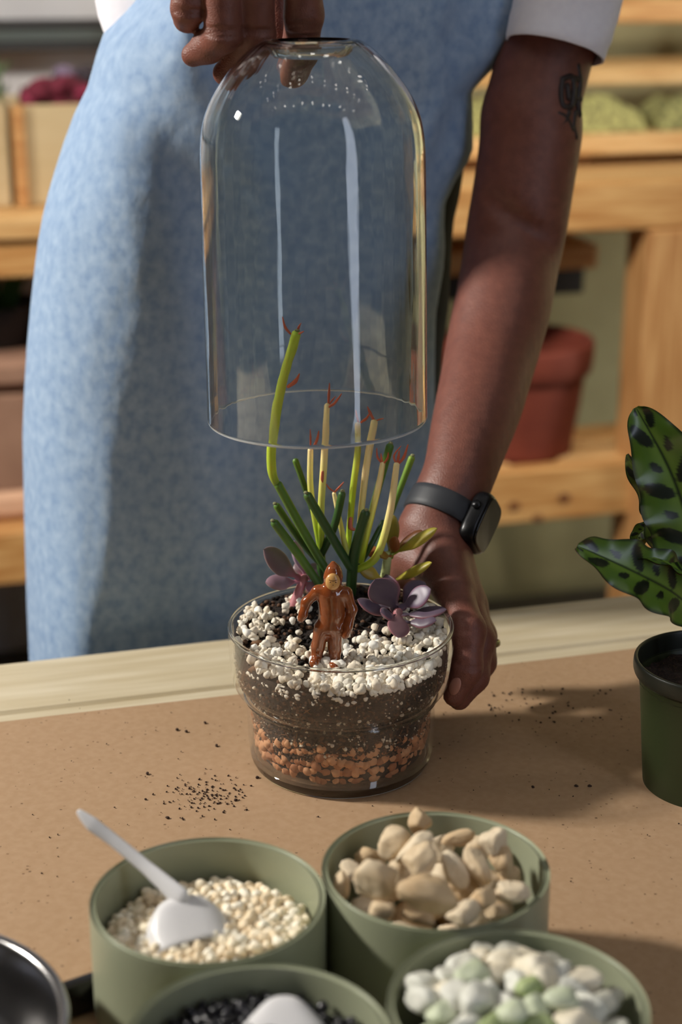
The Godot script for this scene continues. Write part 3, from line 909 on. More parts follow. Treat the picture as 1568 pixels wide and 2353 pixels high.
func left_hand() -> void:
	var W := Vector3(0.0733, 0.1452, -0.108)
	var w2 := Vector3(0.0669, 0.1325, -0.1)
	var i0 := Vector3(0.0771, 0.1064, -0.048)
	var m0 := Vector3(0.0855, 0.0944, -0.062)
	var r0 := Vector3(0.0908, 0.0806, -0.08)
	var p0 := Vector3(0.0925, 0.0665, -0.098)
	var pr := []
	pr.append([Vector3(0.0836, 0.1625, -0.12), W, 0.0238, 0.0232])
	pr.append([W, w2, 0.0232, 0.0228])
	pr.append([w2, i0, 0.022, 0.0135])
	pr.append([w2, m0, 0.02, 0.0135])
	pr.append([w2, r0, 0.02, 0.013])
	pr.append([Vector3(0.0726, 0.1229, -0.115), p0, 0.018, 0.012])
	# thumb behind the bowl
	pr += chain([Vector3(0.0591, 0.129, -0.098), Vector3(0.0499, 0.111, -0.093), Vector3(0.041, 0.0917, -0.1), Vector3(0.0382, 0.0737, -0.103)], [0.019, 0.0145, 0.0115, 0.0088])
	pr.append([Vector3(0.0497, 0.1138, -0.09), i0, 0.013, 0.0115])
	# index, middle, ring, little finger down the right side of the bowl
	pr += chain([i0, Vector3(0.0853, 0.0923, -0.008), Vector3(0.0838, 0.0701, 0.004), Vector3(0.0753, 0.052, 0.008)], [0.0128, 0.0108, 0.0095, 0.0074])
	pr += chain([m0, Vector3(0.0941, 0.0753, -0.03), Vector3(0.09, 0.0565, -0.012), Vector3(0.0796, 0.0447, -0.002)], [0.0125, 0.0108, 0.0094, 0.0076])
	pr += chain([r0, Vector3(0.0981, 0.0665, -0.058), Vector3(0.0981, 0.0524, -0.045), Vector3(0.0888, 0.0401, -0.03)], [0.012, 0.0102, 0.0092, 0.0074])
	pr += chain([p0, Vector3(0.0989, 0.0496, -0.085), Vector3(0.0979, 0.0346, -0.075)], [0.011, 0.0092, 0.0076])
	var cr := []
	for q in [Vector3(0.0855, 0.099, 0.002), Vector3(0.0856, 0.0952, 0.002), Vector3(0.0842, 0.0746, 0.012)]:
		cr.append([q, Vector3(0.15, 1, 0.1).normalized(), 0.014, 0.0018, 0.0016])
	body_add(pr, 0.0022, 0.0022, cr)

func right_hand() -> void:
	# fingers hang over the far side of the dome, backs to the camera; palm and wrist are above the frame
	var pr := []
	var wr := Vector3(-0.075, 0.645, -0.1)
	var kn := [Vector3(-0.0867, 0.54, -0.045), Vector3(-0.0685, 0.546, -0.04), Vector3(-0.0504, 0.5473, -0.042), Vector3(-0.0338, 0.5438, -0.05)]
	pr.append([wr, kn[0], 0.025, 0.0125])
	pr.append([wr, kn[1], 0.025, 0.0135])
	pr.append([wr, kn[2], 0.025, 0.0138])
	pr.append([wr, kn[3], 0.024, 0.0135])
	pr += chain([kn[0], Vector3(-0.0886, 0.5105, -0.02), Vector3(-0.0915, 0.4883, -0.022), Vector3(-0.0932, 0.482, -0.03)], [0.0115, 0.0104, 0.0098, 0.0082])
	pr += chain([kn[1], Vector3(-0.0697, 0.5081, -0.014), Vector3(-0.0705, 0.4739, -0.018), Vector3(-0.0807, 0.4658, -0.03), Vector3(-0.0904, 0.4608, -0.036)], [0.0125, 0.0112, 0.0106, 0.0094, 0.0072])
	pr += chain([kn[2], Vector3(-0.0504, 0.5081, -0.018), Vector3(-0.0504, 0.4735, -0.028), Vector3(-0.0608, 0.4596, -0.04), Vector3(-0.0716, 0.4496, -0.042)], [0.0128, 0.0112, 0.0106, 0.0094, 0.0076])
	pr += chain([kn[3], Vector3(-0.0233, 0.5105, -0.024), Vector3(-0.0224, 0.4841, -0.034), Vector3(-0.0254, 0.4633, -0.056), Vector3(-0.0307, 0.4506, -0.066)], [0.0128, 0.0116, 0.0116, 0.0114, 0.0104])
	# thumb, mostly behind the fingers
	pr += chain([wr, Vector3(-0.03, 0.6, -0.1), Vector3(-0.0396, 0.4967, -0.085), Vector3(-0.0397, 0.4674, -0.078)], [0.022, 0.015, 0.0115, 0.009])
	var cr := []
	for q in [Vector3(-0.0906, 0.4881, -0.012), Vector3(-0.091, 0.4856, -0.012), Vector3(-0.0698, 0.4774, -0.008), Vector3(-0.0698, 0.4752, -0.008), Vector3(-0.0699, 0.4729, -0.009), Vector3(-0.0499, 0.4769, -0.018), Vector3(-0.0499, 0.4747, -0.018), Vector3(-0.0219, 0.4802, -0.024), Vector3(-0.0219, 0.4782, -0.024), Vector3(-0.022, 0.4761, -0.026), Vector3(-0.0232, 0.4724, -0.03)]:
		cr.append([q, Vector3(0.06, 1, 0.12).normalized(), 0.0125, 0.0019, 0.0011])
	body_add(pr, 0.0014, 0.0015, cr)

func build_watch() -> void:
	var c := Vector3(0.0732, 0.1422, -0.106)
	var ax := (Vector3(0.0864, 0.1659, -0.125) - Vector3(0.0669, 0.1325, -0.1)).normalized()
	var T := thing("smartwatch", "black smartwatch with a rubber strap on the wrist behind the bowl", "watch", c)
	var x := ax.cross(Vector3(0, 0, 1)).normalized()
	var z := x.cross(ax)
	T.transform.basis = Basis(x, ax, z)
	var pr := [Vector2(0.0258, -0.0085), Vector2(0.0276, -0.0082), Vector2(0.028, -0.004), Vector2(0.028, 0.004), Vector2(0.0276, 0.0082), Vector2(0.0258, 0.0085), Vector2(0.0258, -0.0085)]
	obj("strap", lathe(pr, 64), mat("black_rubber", rgb(44, 46, 52), 0.55), T)
	var nrm := Vector3(0.9, 0.02, 0.4).normalized()
	var local := T.transform.basis.inverse() * nrm
	local.y = 0.0
	local = local.normalized()
	var b := Basis(Vector3.UP.cross(local), Vector3.UP, local)
	var v := PackedVector3Array()
	var prof := [[-0.0055, 0.8], [-0.005, 0.93], [-0.002, 1.0], [0.003, 1.0], [0.0055, 0.95], [0.0068, 0.86]]
	var cs := obj("case", rounded_slab(0.0175, 0.0205, prof), mat("watch_case", rgb(22, 22, 25), 0.3, {"metallic": 0.5}), T, local * 0.0285, b)
	obj("screen", rounded_slab(0.0155, 0.0185, [[0.0, 1.0], [0.0012, 0.99], [0.0018, 0.93]]), mat("watch_screen", rgb(6, 6, 9), 0.08), cs, Vector3(0, 0, 0.006))
	obj("crown", lathe(curve([Vector2(0.0, -0.002), Vector2(0.003, -0.002), Vector2(0.0034, 0.0), Vector2(0.003, 0.0018), Vector2(0.0, 0.002)], 1), 20), mat("watch_case", Color.BLACK), cs, Vector3(-0.0182, 0.006, 0.0), Basis(Vector3(0, 0, 1), PI / 2))

func rounded_slab(hx: float, hy: float, prof: Array) -> ArrayMesh:
	var v := PackedVector3Array()
	var seg := 48
	var rows := [[prof[0][0], 0.001]] + prof + [[prof[-1][0], 0.001]]
	for r in rows:
		for k in seg:
			var t := TAU * k / seg
			v.append(Vector3(signf(cos(t)) * pow(absf(cos(t)), 0.5) * hx * r[1], signf(sin(t)) * pow(absf(sin(t)), 0.5) * hy * r[1], r[0]))
	return grid(v, rows.size(), seg, true, PackedColorArray(), true)

# ------------------------------------------------------------------ planted glass bowl
func soil_height(x: float, z: float) -> float:
	var h := lerpf(0.0805, 0.0975, smoothstep(0.045, -0.05, z))
	h += 0.006 * exp(-(pow(x - 0.005, 2) + pow(z + 0.045, 2)) / 0.0009)
	h -= 0.004 * exp(-(pow(x - 0.016, 2) + pow(z + 0.012, 2)) / 0.0003)
	h += 0.004 * smoothstep(0.02, 0.06, -x) * smoothstep(-0.06, 0.02, z)
	return h

func build_bowl() -> void:
	var g := thing("glass_bowl", "clear stepped glass bowl holding the layered planting", "bowl")
	var outer := curve([Vector2(0.0612, 0.0095), Vector2(0.0617, 0.0115), Vector2(0.062, 0.014), Vector2(0.0628, 0.025), Vector2(0.0632, 0.046), Vector2(0.0634, 0.0505), Vector2(0.067, 0.0545), Vector2(0.071, 0.06), Vector2(0.073, 0.068), Vector2(0.0742, 0.08), Vector2(0.0748, 0.094), Vector2(0.0748, 0.099)], 4)
	var inner := curve([Vector2(0.0722, 0.099), Vector2(0.0718, 0.085), Vector2(0.0705, 0.07), Vector2(0.0685, 0.0625), Vector2(0.0645, 0.0575), Vector2(0.0612, 0.0535), Vector2(0.0606, 0.047), Vector2(0.06, 0.022), Vector2(0.0592, 0.0125)], 4)
	obj("wall", lathe(outer + [Vector2(0.0743, 0.1), Vector2(0.0728, 0.1)] + inner + [outer[0]], 128), glass(), g)
	var thick := mat("solid_glass", Color(0.97, 0.98, 0.97, 0.0), 0.01, {"refraction_enabled": true, "refraction_scale": 0.045})
	obj("base", lathe([Vector2(0.0001, 0.0002), Vector2(0.053, 0.0002)] + curve([Vector2(0.0555, 0.0004), Vector2(0.0588, 0.003), Vector2(0.0608, 0.0075), Vector2(0.0612, 0.0092)], 3) + curve([Vector2(0.0595, 0.0108), Vector2(0.057, 0.0104), Vector2(0.052, 0.0095), Vector2(0.045, 0.0092)], 3) + [Vector2(0.0001, 0.0092)], 128), thick, g)
	var rt := []
	for k in 13:
		rt.append(Vector2(0.0735 + 0.0015 * cos(TAU * k / 12), 0.0995 + 0.0014 * sin(TAU * k / 12)))
	obj("rim", lathe(rt, 128), thick, g)
	rt = []
	for k in 13:
		rt.append(Vector2(0.0632 + 0.0021 * cos(TAU * k / 12), 0.0515 + 0.0016 * sin(TAU * k / 12)))
	obj("shoulder", lathe(rt, 128), thick, g)
	# soil
	var fn := FastNoiseLite.new()
	fn.frequency = 60.0
	fn.seed = 3
	fn.fractal_octaves = 4
	var dark := noise_tex("soil", rgb(50, 35, 27), rgb(8, 5, 4), 0.06, 5, 512, 2.6, 1.6, rgb(150, 128, 104))
	var soil_m := tri("potting_mix", dark, Vector3.ONE * 16.0, 0.95, bump(dark, 0.12))
	var v := PackedVector3Array()
	var seg := 160
	var side := curve([Vector2(0.0001, 0.0105), Vector2(0.049, 0.0105), Vector2(0.0555, 0.014), Vector2(0.0575, 0.024), Vector2(0.0592, 0.036), Vector2(0.06, 0.047), Vector2(0.0606, 0.0535), Vector2(0.064, 0.0583), Vector2(0.068, 0.0632), Vector2(0.0698, 0.0705), Vector2(0.0704, 0.076)], 4)
	var rows := 0
	for p in side:
		rows += 1
		for k in seg:
			var t := TAU * k / seg
			var q := Vector3(p.x * cos(t), p.y, p.x * sin(t))
			v.append(q * (1.0 + (0.008 * fn.get_noise_3dv(q) - 0.006 if p.x > 0.045 else 0.0)) + Vector3(0, q.y * 0.006, 0))
	for i in 34:
		rows += 1
		var r := 0.0705 * (1.0 - float(i) / 33.0) + 0.00005
		for k in seg:
			var t := TAU * k / seg
			var x := r * cos(t)
			var z := r * sin(t)
			v.append(Vector3(x, soil_height(x, z) + 0.0028 * fn.get_noise_3d(x, 0.3, z), z))
	var soil := obj("potting_soil", grid(v, rows, seg, true), soil_m)
	tag(soil, "dark brown potting soil filling the glass bowl", "soil")
	soil.set_meta("kind", "stuff")
	# perlite flecks and fibres in the soil
	var wh := []
	for i in 900:
		var t := rng.randf() * TAU
		var h := rng.randf_range(0.03, 0.081)
		var r := 0.0
		for k in side.size() - 1:
			if h >= side[k].y and h <= side[k + 1].y:
				r = lerpf(side[k].x, side[k + 1].x, (h - side[k].y) / maxf(1e-6, side[k + 1].y - side[k].y))
		if r == 0.0:
			r = 0.0702
		wh.append(Transform3D(Basis.from_euler(Vector3(rng.randf() * TAU, rng.randf() * TAU, 0)).scaled(Vector3.ONE * rng.randf_range(0.35, 1.0) * (1.7 if rng.randf() < 0.15 else 0.85)), Vector3(r * cos(t), h, r * sin(t)) * Vector3(0.996, 1, 0.996)))
	var pf := many("perlite_flecks", stone(8, Vector3(0.0011, 0.0008, 0.0009), 6, 0.1, 4), mat("perlite", rgb(222, 208, 184), 0.9), wh, soil)
	pf.set_meta("kind", "stuff")
	for z in 2:
		var cr := []
		for i in 1500:
			var t := rng.randf_range(-0.35, PI + 0.35)
			var h := rng.randf_range(0.026, 0.08)
			var r := 0.0
			for k in side.size() - 1:
				if h >= side[k].y and h <= side[k + 1].y:
					r = lerpf(side[k].x, side[k + 1].x, (h - side[k].y) / maxf(1e-6, side[k + 1].y - side[k].y))
			if r == 0.0:
				r = 0.0702
			r -= 0.0005
			cr.append(Transform3D(Basis.from_euler(Vector3(rng.randf() * TAU, rng.randf() * TAU, 0)).scaled(Vector3.ONE * rng.randf_range(0.4, 1.1)), Vector3(r * cos(t), h, r * sin(t))))
		for i in 500:
			var a := rng.randf() * TAU
			var r := 0.068 * sqrt(rng.randf())
			cr.append(Transform3D(Basis.from_euler(Vector3(rng.randf() * TAU, rng.randf() * TAU, 0)).scaled(Vector3.ONE * rng.randf_range(0.6, 1.6)), Vector3(r * cos(a), soil_height(r * cos(a), r * sin(a)) + 0.0006, r * sin(a))))
		many("soil_crumbs", stone(90 + z, Vector3(0.0014, 0.001, 0.0012), 5, 0.25, 5), mat("soil_crumb_%d" % z, [rgb(22, 15, 11), rgb(92, 66, 48)][z], 0.95), cr, soil).set_meta("kind", "stuff")
	var fb := []
	for i in 260:
		var t := rng.randf() * TAU
		var h := rng.randf_range(0.03, 0.08)
		var r := 0.0606 if h < 0.056 else 0.0703
		if h > 0.05 and h < 0.066: continue
		fb.append(Transform3D(Basis(Vector3.UP, -t) * Basis(Vector3.RIGHT, rng.randf() * TAU), Vector3(r * cos(t), h, r * sin(t)) * Vector3(0.994, 1, 0.994)))
	many("peat_fibres", box(Vector3(0.0005, 0.004, 0.0005), 0.0001), mat("peat", rgb(112, 74, 44), 0.9), fb, soil).set_meta("kind", "stuff")
	# terracotta drainage chips against the glass at the bottom
	var kinds := []
	for i in 6:
		kinds.append(stone(60 + i, Vector3(0.0042, 0.0034, 0.0036) * (0.72 + 0.09 * i), 11, 0.07, 8, 0.2))
	var cm := []
	for i in 3:
		var ct := noise_tex("chip%d" % i, [rgb(202, 144, 100), rgb(182, 122, 82), rgb(214, 164, 122)][i], [rgb(164, 106, 68), rgb(140, 88, 56), rgb(186, 130, 90)][i], 0.03, 4, 128)
		cm.append(tri("clay_chip_%d" % i, ct, Vector3.ONE * 30.0, 0.85))
	for i in 225:
		var row := i % 5
		var t := -0.25 + (PI + 0.5) * (float(i / 5) + 0.5 * (row % 2)) / 45.0 + rng.randf_range(-0.02, 0.02)
		var h := 0.0142 + row * 0.0056 + rng.randf_range(-0.0014, 0.0014) + (0.003 * sin(t * 7.0) if row > 2 else 0.0)
		var r: float = [0.0525, 0.0548, 0.0558, 0.0562, 0.0566][row] + rng.randf_range(-0.001, 0.0006)
		tag(obj("terracotta_chip", kinds[rng.randi() % 6], cm[rng.randi() % 3], self, Vector3(r * cos(t), h, r * sin(t)), Basis.from_euler(Vector3(rng.randf() * TAU, rng.randf() * TAU, rng.randf() * TAU))), "small orange terracotta chip in the drainage layer under the soil", "stone", "terracotta chips in the glass bowl")
	# white gravel strewn on the soil
	kinds = []
	for i in 6:
		kinds.append(stone(80 + i, Vector3(0.0033, 0.0025, 0.0028) * (0.75 + 0.11 * i), 12, 0.08, 8, 0.3))
	var gm := []
	for i in 3:
		gm.append(mat("white_gravel_%d" % i, [rgb(240, 232, 216), rgb(228, 216, 196), rgb(246, 242, 232)][i], 0.85))
	var placed := 0
	var rest := [[], []]
	for i in 4000:
		var a := rng.randf() * TAU
		var rr := 0.0692 * sqrt(rng.randf())
		var x := rr * cos(a)
		var z := rr * sin(a)
		var dens := smoothstep(-0.012, 0.012, z - 0.25 * absf(x - 0.01) + 0.004)
		dens = maxf(dens, smoothstep(-0.012, -0.03, x) * smoothstep(-0.05, -0.03, z) * 0.75)
		dens = maxf(dens, smoothstep(0.035, 0.045, x) * smoothstep(-0.04, -0.02, z))
		dens *= 1.0 - exp(-(pow(x - 0.012, 2) + pow(z + 0.012, 2)) / 0.00022)
		dens *= 1.0 - 0.95 * exp(-(pow(x + 0.008, 2) + pow(z - 0.02, 2)) / 0.00006)
		dens *= 1.0 - 0.8 * exp(-(pow(x + 0.022, 2) + pow(z - 0.012, 2)) / 0.00005)
		if x < -0.02:
			dens *= 0.55 + 0.45 * signf(fn.get_noise_2d(x * 0.35, z * 0.35) + 0.08)
		if rng.randf() > dens:
			continue
		var layer := 0.0 if placed >= 300 else 0.0022
		var p := Vector3(x, soil_height(x, z) + 0.0012 + layer + rng.randf() * 0.002, z)
		var b := Basis.from_euler(Vector3(rng.randf() * TAU, rng.randf() * TAU, rng.randf() * TAU))
		var big := rng.randf_range(0.7, 1.1)
		if placed < 300:
			tag(obj("white_gravel_stone", kinds[rng.randi() % 6], gm[rng.randi() % 3], self, p, b.scaled(Vector3.ONE * big)), "small white gravel stone on the soil in the glass bowl", "stone", "white gravel in the glass bowl")
			placed += 1
		elif rest[0].size() + rest[1].size() < 900:
			rest[rng.randi() % 2].append(Transform3D(b.scaled(Vector3.ONE * big * 0.8), p))
	for i in 70:
		var a := rng.randf_range(0.5, 2.6)
		var h := rng.randf_range(0.0, 1.0)
		var r := 0.0688
		rest[0].append(Transform3D(Basis.from_euler(Vector3(rng.randf() * TAU, rng.randf() * TAU, 0)).scaled(Vector3.ONE * 0.8), Vector3(r * cos(a), 0.0815 - 0.0095 * h * h * exp(-pow((a - 1.75) / 0.5, 2)), r * sin(a))))
	for i in 2:
		var o := many("white_gravel", kinds[i + 2], gm[i], rest[i], self)
		tag(o, ["bed of fine white gravel lying between the larger gravel stones", "scattering of fine cream gravel sunk among the white gravel stones"][i], "gravel")
		o.set_meta("kind", "stuff")
	# bark pieces
	for q in [[Vector3(-0.0514, 0.0855, 0.0383), 0.4, Vector3(0.0085, 0.003, 0.004)], [Vector3(-0.056, 0.09, 0.0101), 1.2, Vector3(0.006, 0.003, 0.004)]]:
		tag(obj("bark_piece", stone(21, q[2], 7, 0.2, 8), tri("bark", noise_tex("bark", rgb(142, 108, 80), rgb(92, 62, 42), 0.05, 4, 128), Vector3(10, 60, 60), 0.9), self, q[0], Basis(Vector3.UP, q[1])), ["piece of brown bark against the front left glass of the bowl", "smaller dark bark piece on the gravel at the bowl's left"][0 if q[1] < 1.0 else 1], "bark")

func many(called: String, m: Mesh, mt: Material, xf: Array, parent: Node3D) -> MultiMeshInstance3D:
	var mm := MultiMesh.new()
	mm.transform_format = MultiMesh.TRANSFORM_3D
	mm.mesh = m
	mm.instance_count = xf.size()
	for i in xf.size():
		mm.set_instance_transform(i, xf[i])
	var o := MultiMeshInstance3D.new()
	o.multimesh = mm
	o.material_override = mt
	o.name = numbered(called) if parent == self else called
	parent.add_child(o, true)
	return o

func build_cloche() -> void:
	var t := thing("glass_cloche", "clear glass cloche held by the fingers above the planted bowl", "cloche", Vector3(-0.0149, 0.2409, 0.0))
	t.rotation.z = deg_to_rad(0.75)
	var outer := curve([Vector2(0.0694, 0.001), Vector2(0.0692, 0.02), Vector2(0.0686, 0.1), Vector2(0.068, 0.155), Vector2(0.0674, 0.171), Vector2(0.0658, 0.182), Vector2(0.0628, 0.1915), Vector2(0.0582, 0.2005), Vector2(0.0522, 0.2093), Vector2(0.0455, 0.2172), Vector2(0.0382, 0.2242), Vector2(0.0312, 0.2292), Vector2(0.0268, 0.2308)], 5)
	var dimple := curve([Vector2(0.0245, 0.2308), Vector2(0.0228, 0.229), Vector2(0.0215, 0.225), Vector2(0.018, 0.2225), Vector2(0.008, 0.2215)], 4) + [Vector2(0.0001, 0.2213), Vector2(0.0001, 0.2191)]
	var inner := curve([Vector2(0.008, 0.2193), Vector2(0.019, 0.2202), Vector2(0.0235, 0.2225), Vector2(0.026, 0.2275), Vector2(0.0304, 0.2268), Vector2(0.037, 0.222), Vector2(0.044, 0.2152), Vector2(0.0507, 0.2074), Vector2(0.0566, 0.1988), Vector2(0.061, 0.19), Vector2(0.0638, 0.181), Vector2(0.0653, 0.171), Vector2(0.066, 0.155), Vector2(0.0666, 0.1), Vector2(0.0672, 0.02), Vector2(0.0674, 0.001)], 5)
	obj("dome", lathe(outer + dimple + inner + [Vector2(0.0694, 0.001)], 240, 0.00022), mats["solid_glass"], t)
	var rt := []
	for k in 13:
		rt.append(Vector2(0.0684 + 0.0009 * cos(TAU * k / 12), 0.0008 + 0.0008 * sin(TAU * k / 12)))
	obj("ground_rim", lathe(rt, 160), mat("ground_glass", Color(0.9, 0.92, 0.94, 0.7), 0.4, {"transparency": BaseMaterial3D.TRANSPARENCY_ALPHA}), t)

# ------------------------------------------------------------------ plants in the bowl
func build_plants() -> void:
	var dk := lin(44, 78, 36)
	var md := lin(86, 126, 44)
	var lm := lin(176, 202, 58)
	var yl := lin(226, 222, 118)
	var pl := lin(252, 226, 166)
	var stick := vcol("stem_skin", 0.45, {"subsurf_scatter_enabled": true, "subsurf_scatter_strength": 0.08})
	var tipm := mat("leaf_tip", rgb(196, 98, 70), 0.5)
	var T := thing("pencil_plant", "pencil stem succulent with green sticks and pale pink-tipped shoots in the bowl", "plant", Vector3(0.006, 0.098, -0.042))
	# points, radii in pixels of the stem's width, colours
	var stems := [
		[[Vector3(0.0066, 0.1012, -0.045), Vector3(0.0082, 0.1307, -0.036), Vector3(0.0116, 0.15, -0.03), Vector3(0.0161, 0.1696, -0.022)], [0.0036, 0.0037, 0.0035, 0.0033], [dk, dk, dk]],
		[[Vector3(-0.0095, 0.1215, -0.042), Vector3(-0.0245, 0.151, -0.036), Vector3(-0.0412, 0.1879, -0.026)], [0.0028, 0.0031, 0.003], [dk, md, md]],
		[[Vector3(-0.0424, 0.1888, -0.026), Vector3(-0.0453, 0.199, -0.024), Vector3(-0.0446, 0.221, -0.02), Vector3(-0.0382, 0.2579, -0.012), Vector3(-0.028, 0.2941, -0.004)], [0.0024, 0.0031, 0.0031, 0.0031, 0.0029], [md, lm, lm, lm.lerp(yl, 0.25), lm]],
		[[Vector3(-0.0071, 0.1174, -0.046), Vector3(-0.0278, 0.1427, -0.046), Vector3(-0.043, 0.1671, -0.044)], [0.0024, 0.0026, 0.0025], [dk, dk, md]],
		[[Vector3(-0.0144, 0.1141, -0.034), Vector3(-0.0274, 0.1368, -0.028), Vector3(-0.0436, 0.1633, -0.02)], [0.0028, 0.0029, 0.0029], [dk, md, md.lerp(dk, 0.5)]],
		[[Vector3(0.0065, 0.126, -0.036), Vector3(-0.0084, 0.156, -0.026), Vector3(-0.0216, 0.183, -0.018)], [0.0029, 0.0031, 0.003], [dk, dk, dk.lerp(md, 0.4)]],
		[[Vector3(-0.0108, 0.1151, -0.052), Vector3(-0.0166, 0.1491, -0.05), Vector3(-0.0205, 0.1793, -0.048), Vector3(-0.0203, 0.2061, -0.046)], [0.0018, 0.0021, 0.0021, 0.0019], [md, lm, yl, pl]],
		[[Vector3(-0.0125, 0.1255, -0.05), Vector3(-0.0135, 0.1614, -0.046), Vector3(-0.0113, 0.1995, -0.042), Vector3(-0.0091, 0.2389, -0.038)], [0.002, 0.0023, 0.0024, 0.0021], [md, lm, yl, pl, pl]],
		[[Vector3(-0.0117, 0.1306, -0.062), Vector3(-0.0231, 0.1707, -0.06), Vector3(-0.0306, 0.1946, -0.058)], [0.002, 0.0021, 0.0022], [dk, dk, md]],
		[[Vector3(-0.0146, 0.128, -0.05), Vector3(-0.0047, 0.1528, -0.044), Vector3(0.0006, 0.177, -0.04)], [0.0026, 0.0027, 0.0026], [dk, dk, dk.lerp(md, 0.3)]],
		[[Vector3(0.0054, 0.1248, -0.05), Vector3(0.0006, 0.1468, -0.052), Vector3(-0.0047, 0.1727, -0.054)], [0.0022, 0.0019, 0.0014], [md, yl, pl]],
		[[Vector3(0.0048, 0.1321, -0.056), Vector3(0.008, 0.1743, -0.054), Vector3(0.0111, 0.2031, -0.05), Vector3(0.011, 0.2233, -0.048)], [0.002, 0.0023, 0.0022, 0.0019], [lm, lm, lm.lerp(yl, 0.5), pl]],
		[[Vector3(0.0124, 0.1476, -0.05), Vector3(0.0163, 0.1891, -0.046), Vector3(0.0199, 0.2146, -0.042), Vector3(0.0218, 0.2271, -0.04)], [0.002, 0.0024, 0.0025, 0.0022], [yl, pl, pl, pl]],
		[[Vector3(0.0126, 0.1211, -0.06), Vector3(0.0232, 0.1654, -0.062), Vector3(0.0329, 0.2041, -0.06)], [0.0023, 0.0024, 0.0028], [dk, md, dk.lerp(md, 0.6)]],
		[[Vector3(0.0137, 0.1262, -0.048), Vector3(0.0208, 0.1621, -0.044), Vector3(0.0255, 0.1849, -0.04), Vector3(0.0277, 0.1989, -0.038)], [0.002, 0.0022, 0.0021, 0.0018], [lm, yl, pl, pl]],
		[[Vector3(0.0118, 0.1235, -0.04), Vector3(0.0241, 0.1344, -0.036), Vector3(0.0325, 0.1655, -0.034), Vector3(0.0366, 0.2008, -0.03)], [0.0024, 0.0027, 0.0025, 0.002], [lm, lm, yl, pl, pl]],
		[[Vector3(0.0137, 0.1248, -0.05), Vector3(0.0202, 0.1358, -0.052), Vector3(0.0286, 0.1503, -0.06)], [0.002, 0.002, 0.0018], [dk, dk, dk]],
		[[Vector3(0.0253, 0.1285, -0.066), Vector3(0.0377, 0.1627, -0.07), Vector3(0.0482, 0.1922, -0.072)], [0.0019, 0.0021, 0.0024], [dk, md, md.lerp(lm, 0.3)]],
		[[Vector3(-0.0126, 0.0999, -0.05), Vector3(-0.0137, 0.1191, -0.05), Vector3(-0.0145, 0.1294, -0.048)], [0.0028, 0.0028, 0.0026], [dk, dk, md]],
	]
	for s in stems:
		var m := tube(s[0], s[1], 14, s[2], 8)
		wobj("stem", m, stick, T)
		var e: Vector3 = s[0][-1]
		if s[1][-1] > 0.0022 and s[2][-1] != pl:
			obj("stem_tip", stone(5, Vector3(0.0016, 0.001, 0.0016), 4, 0.25, 5), mat("dry_tip", rgb(128, 128, 92), 0.9), T, e + (e - s[0][-2]).normalized() * s[1][-1] - T.position)
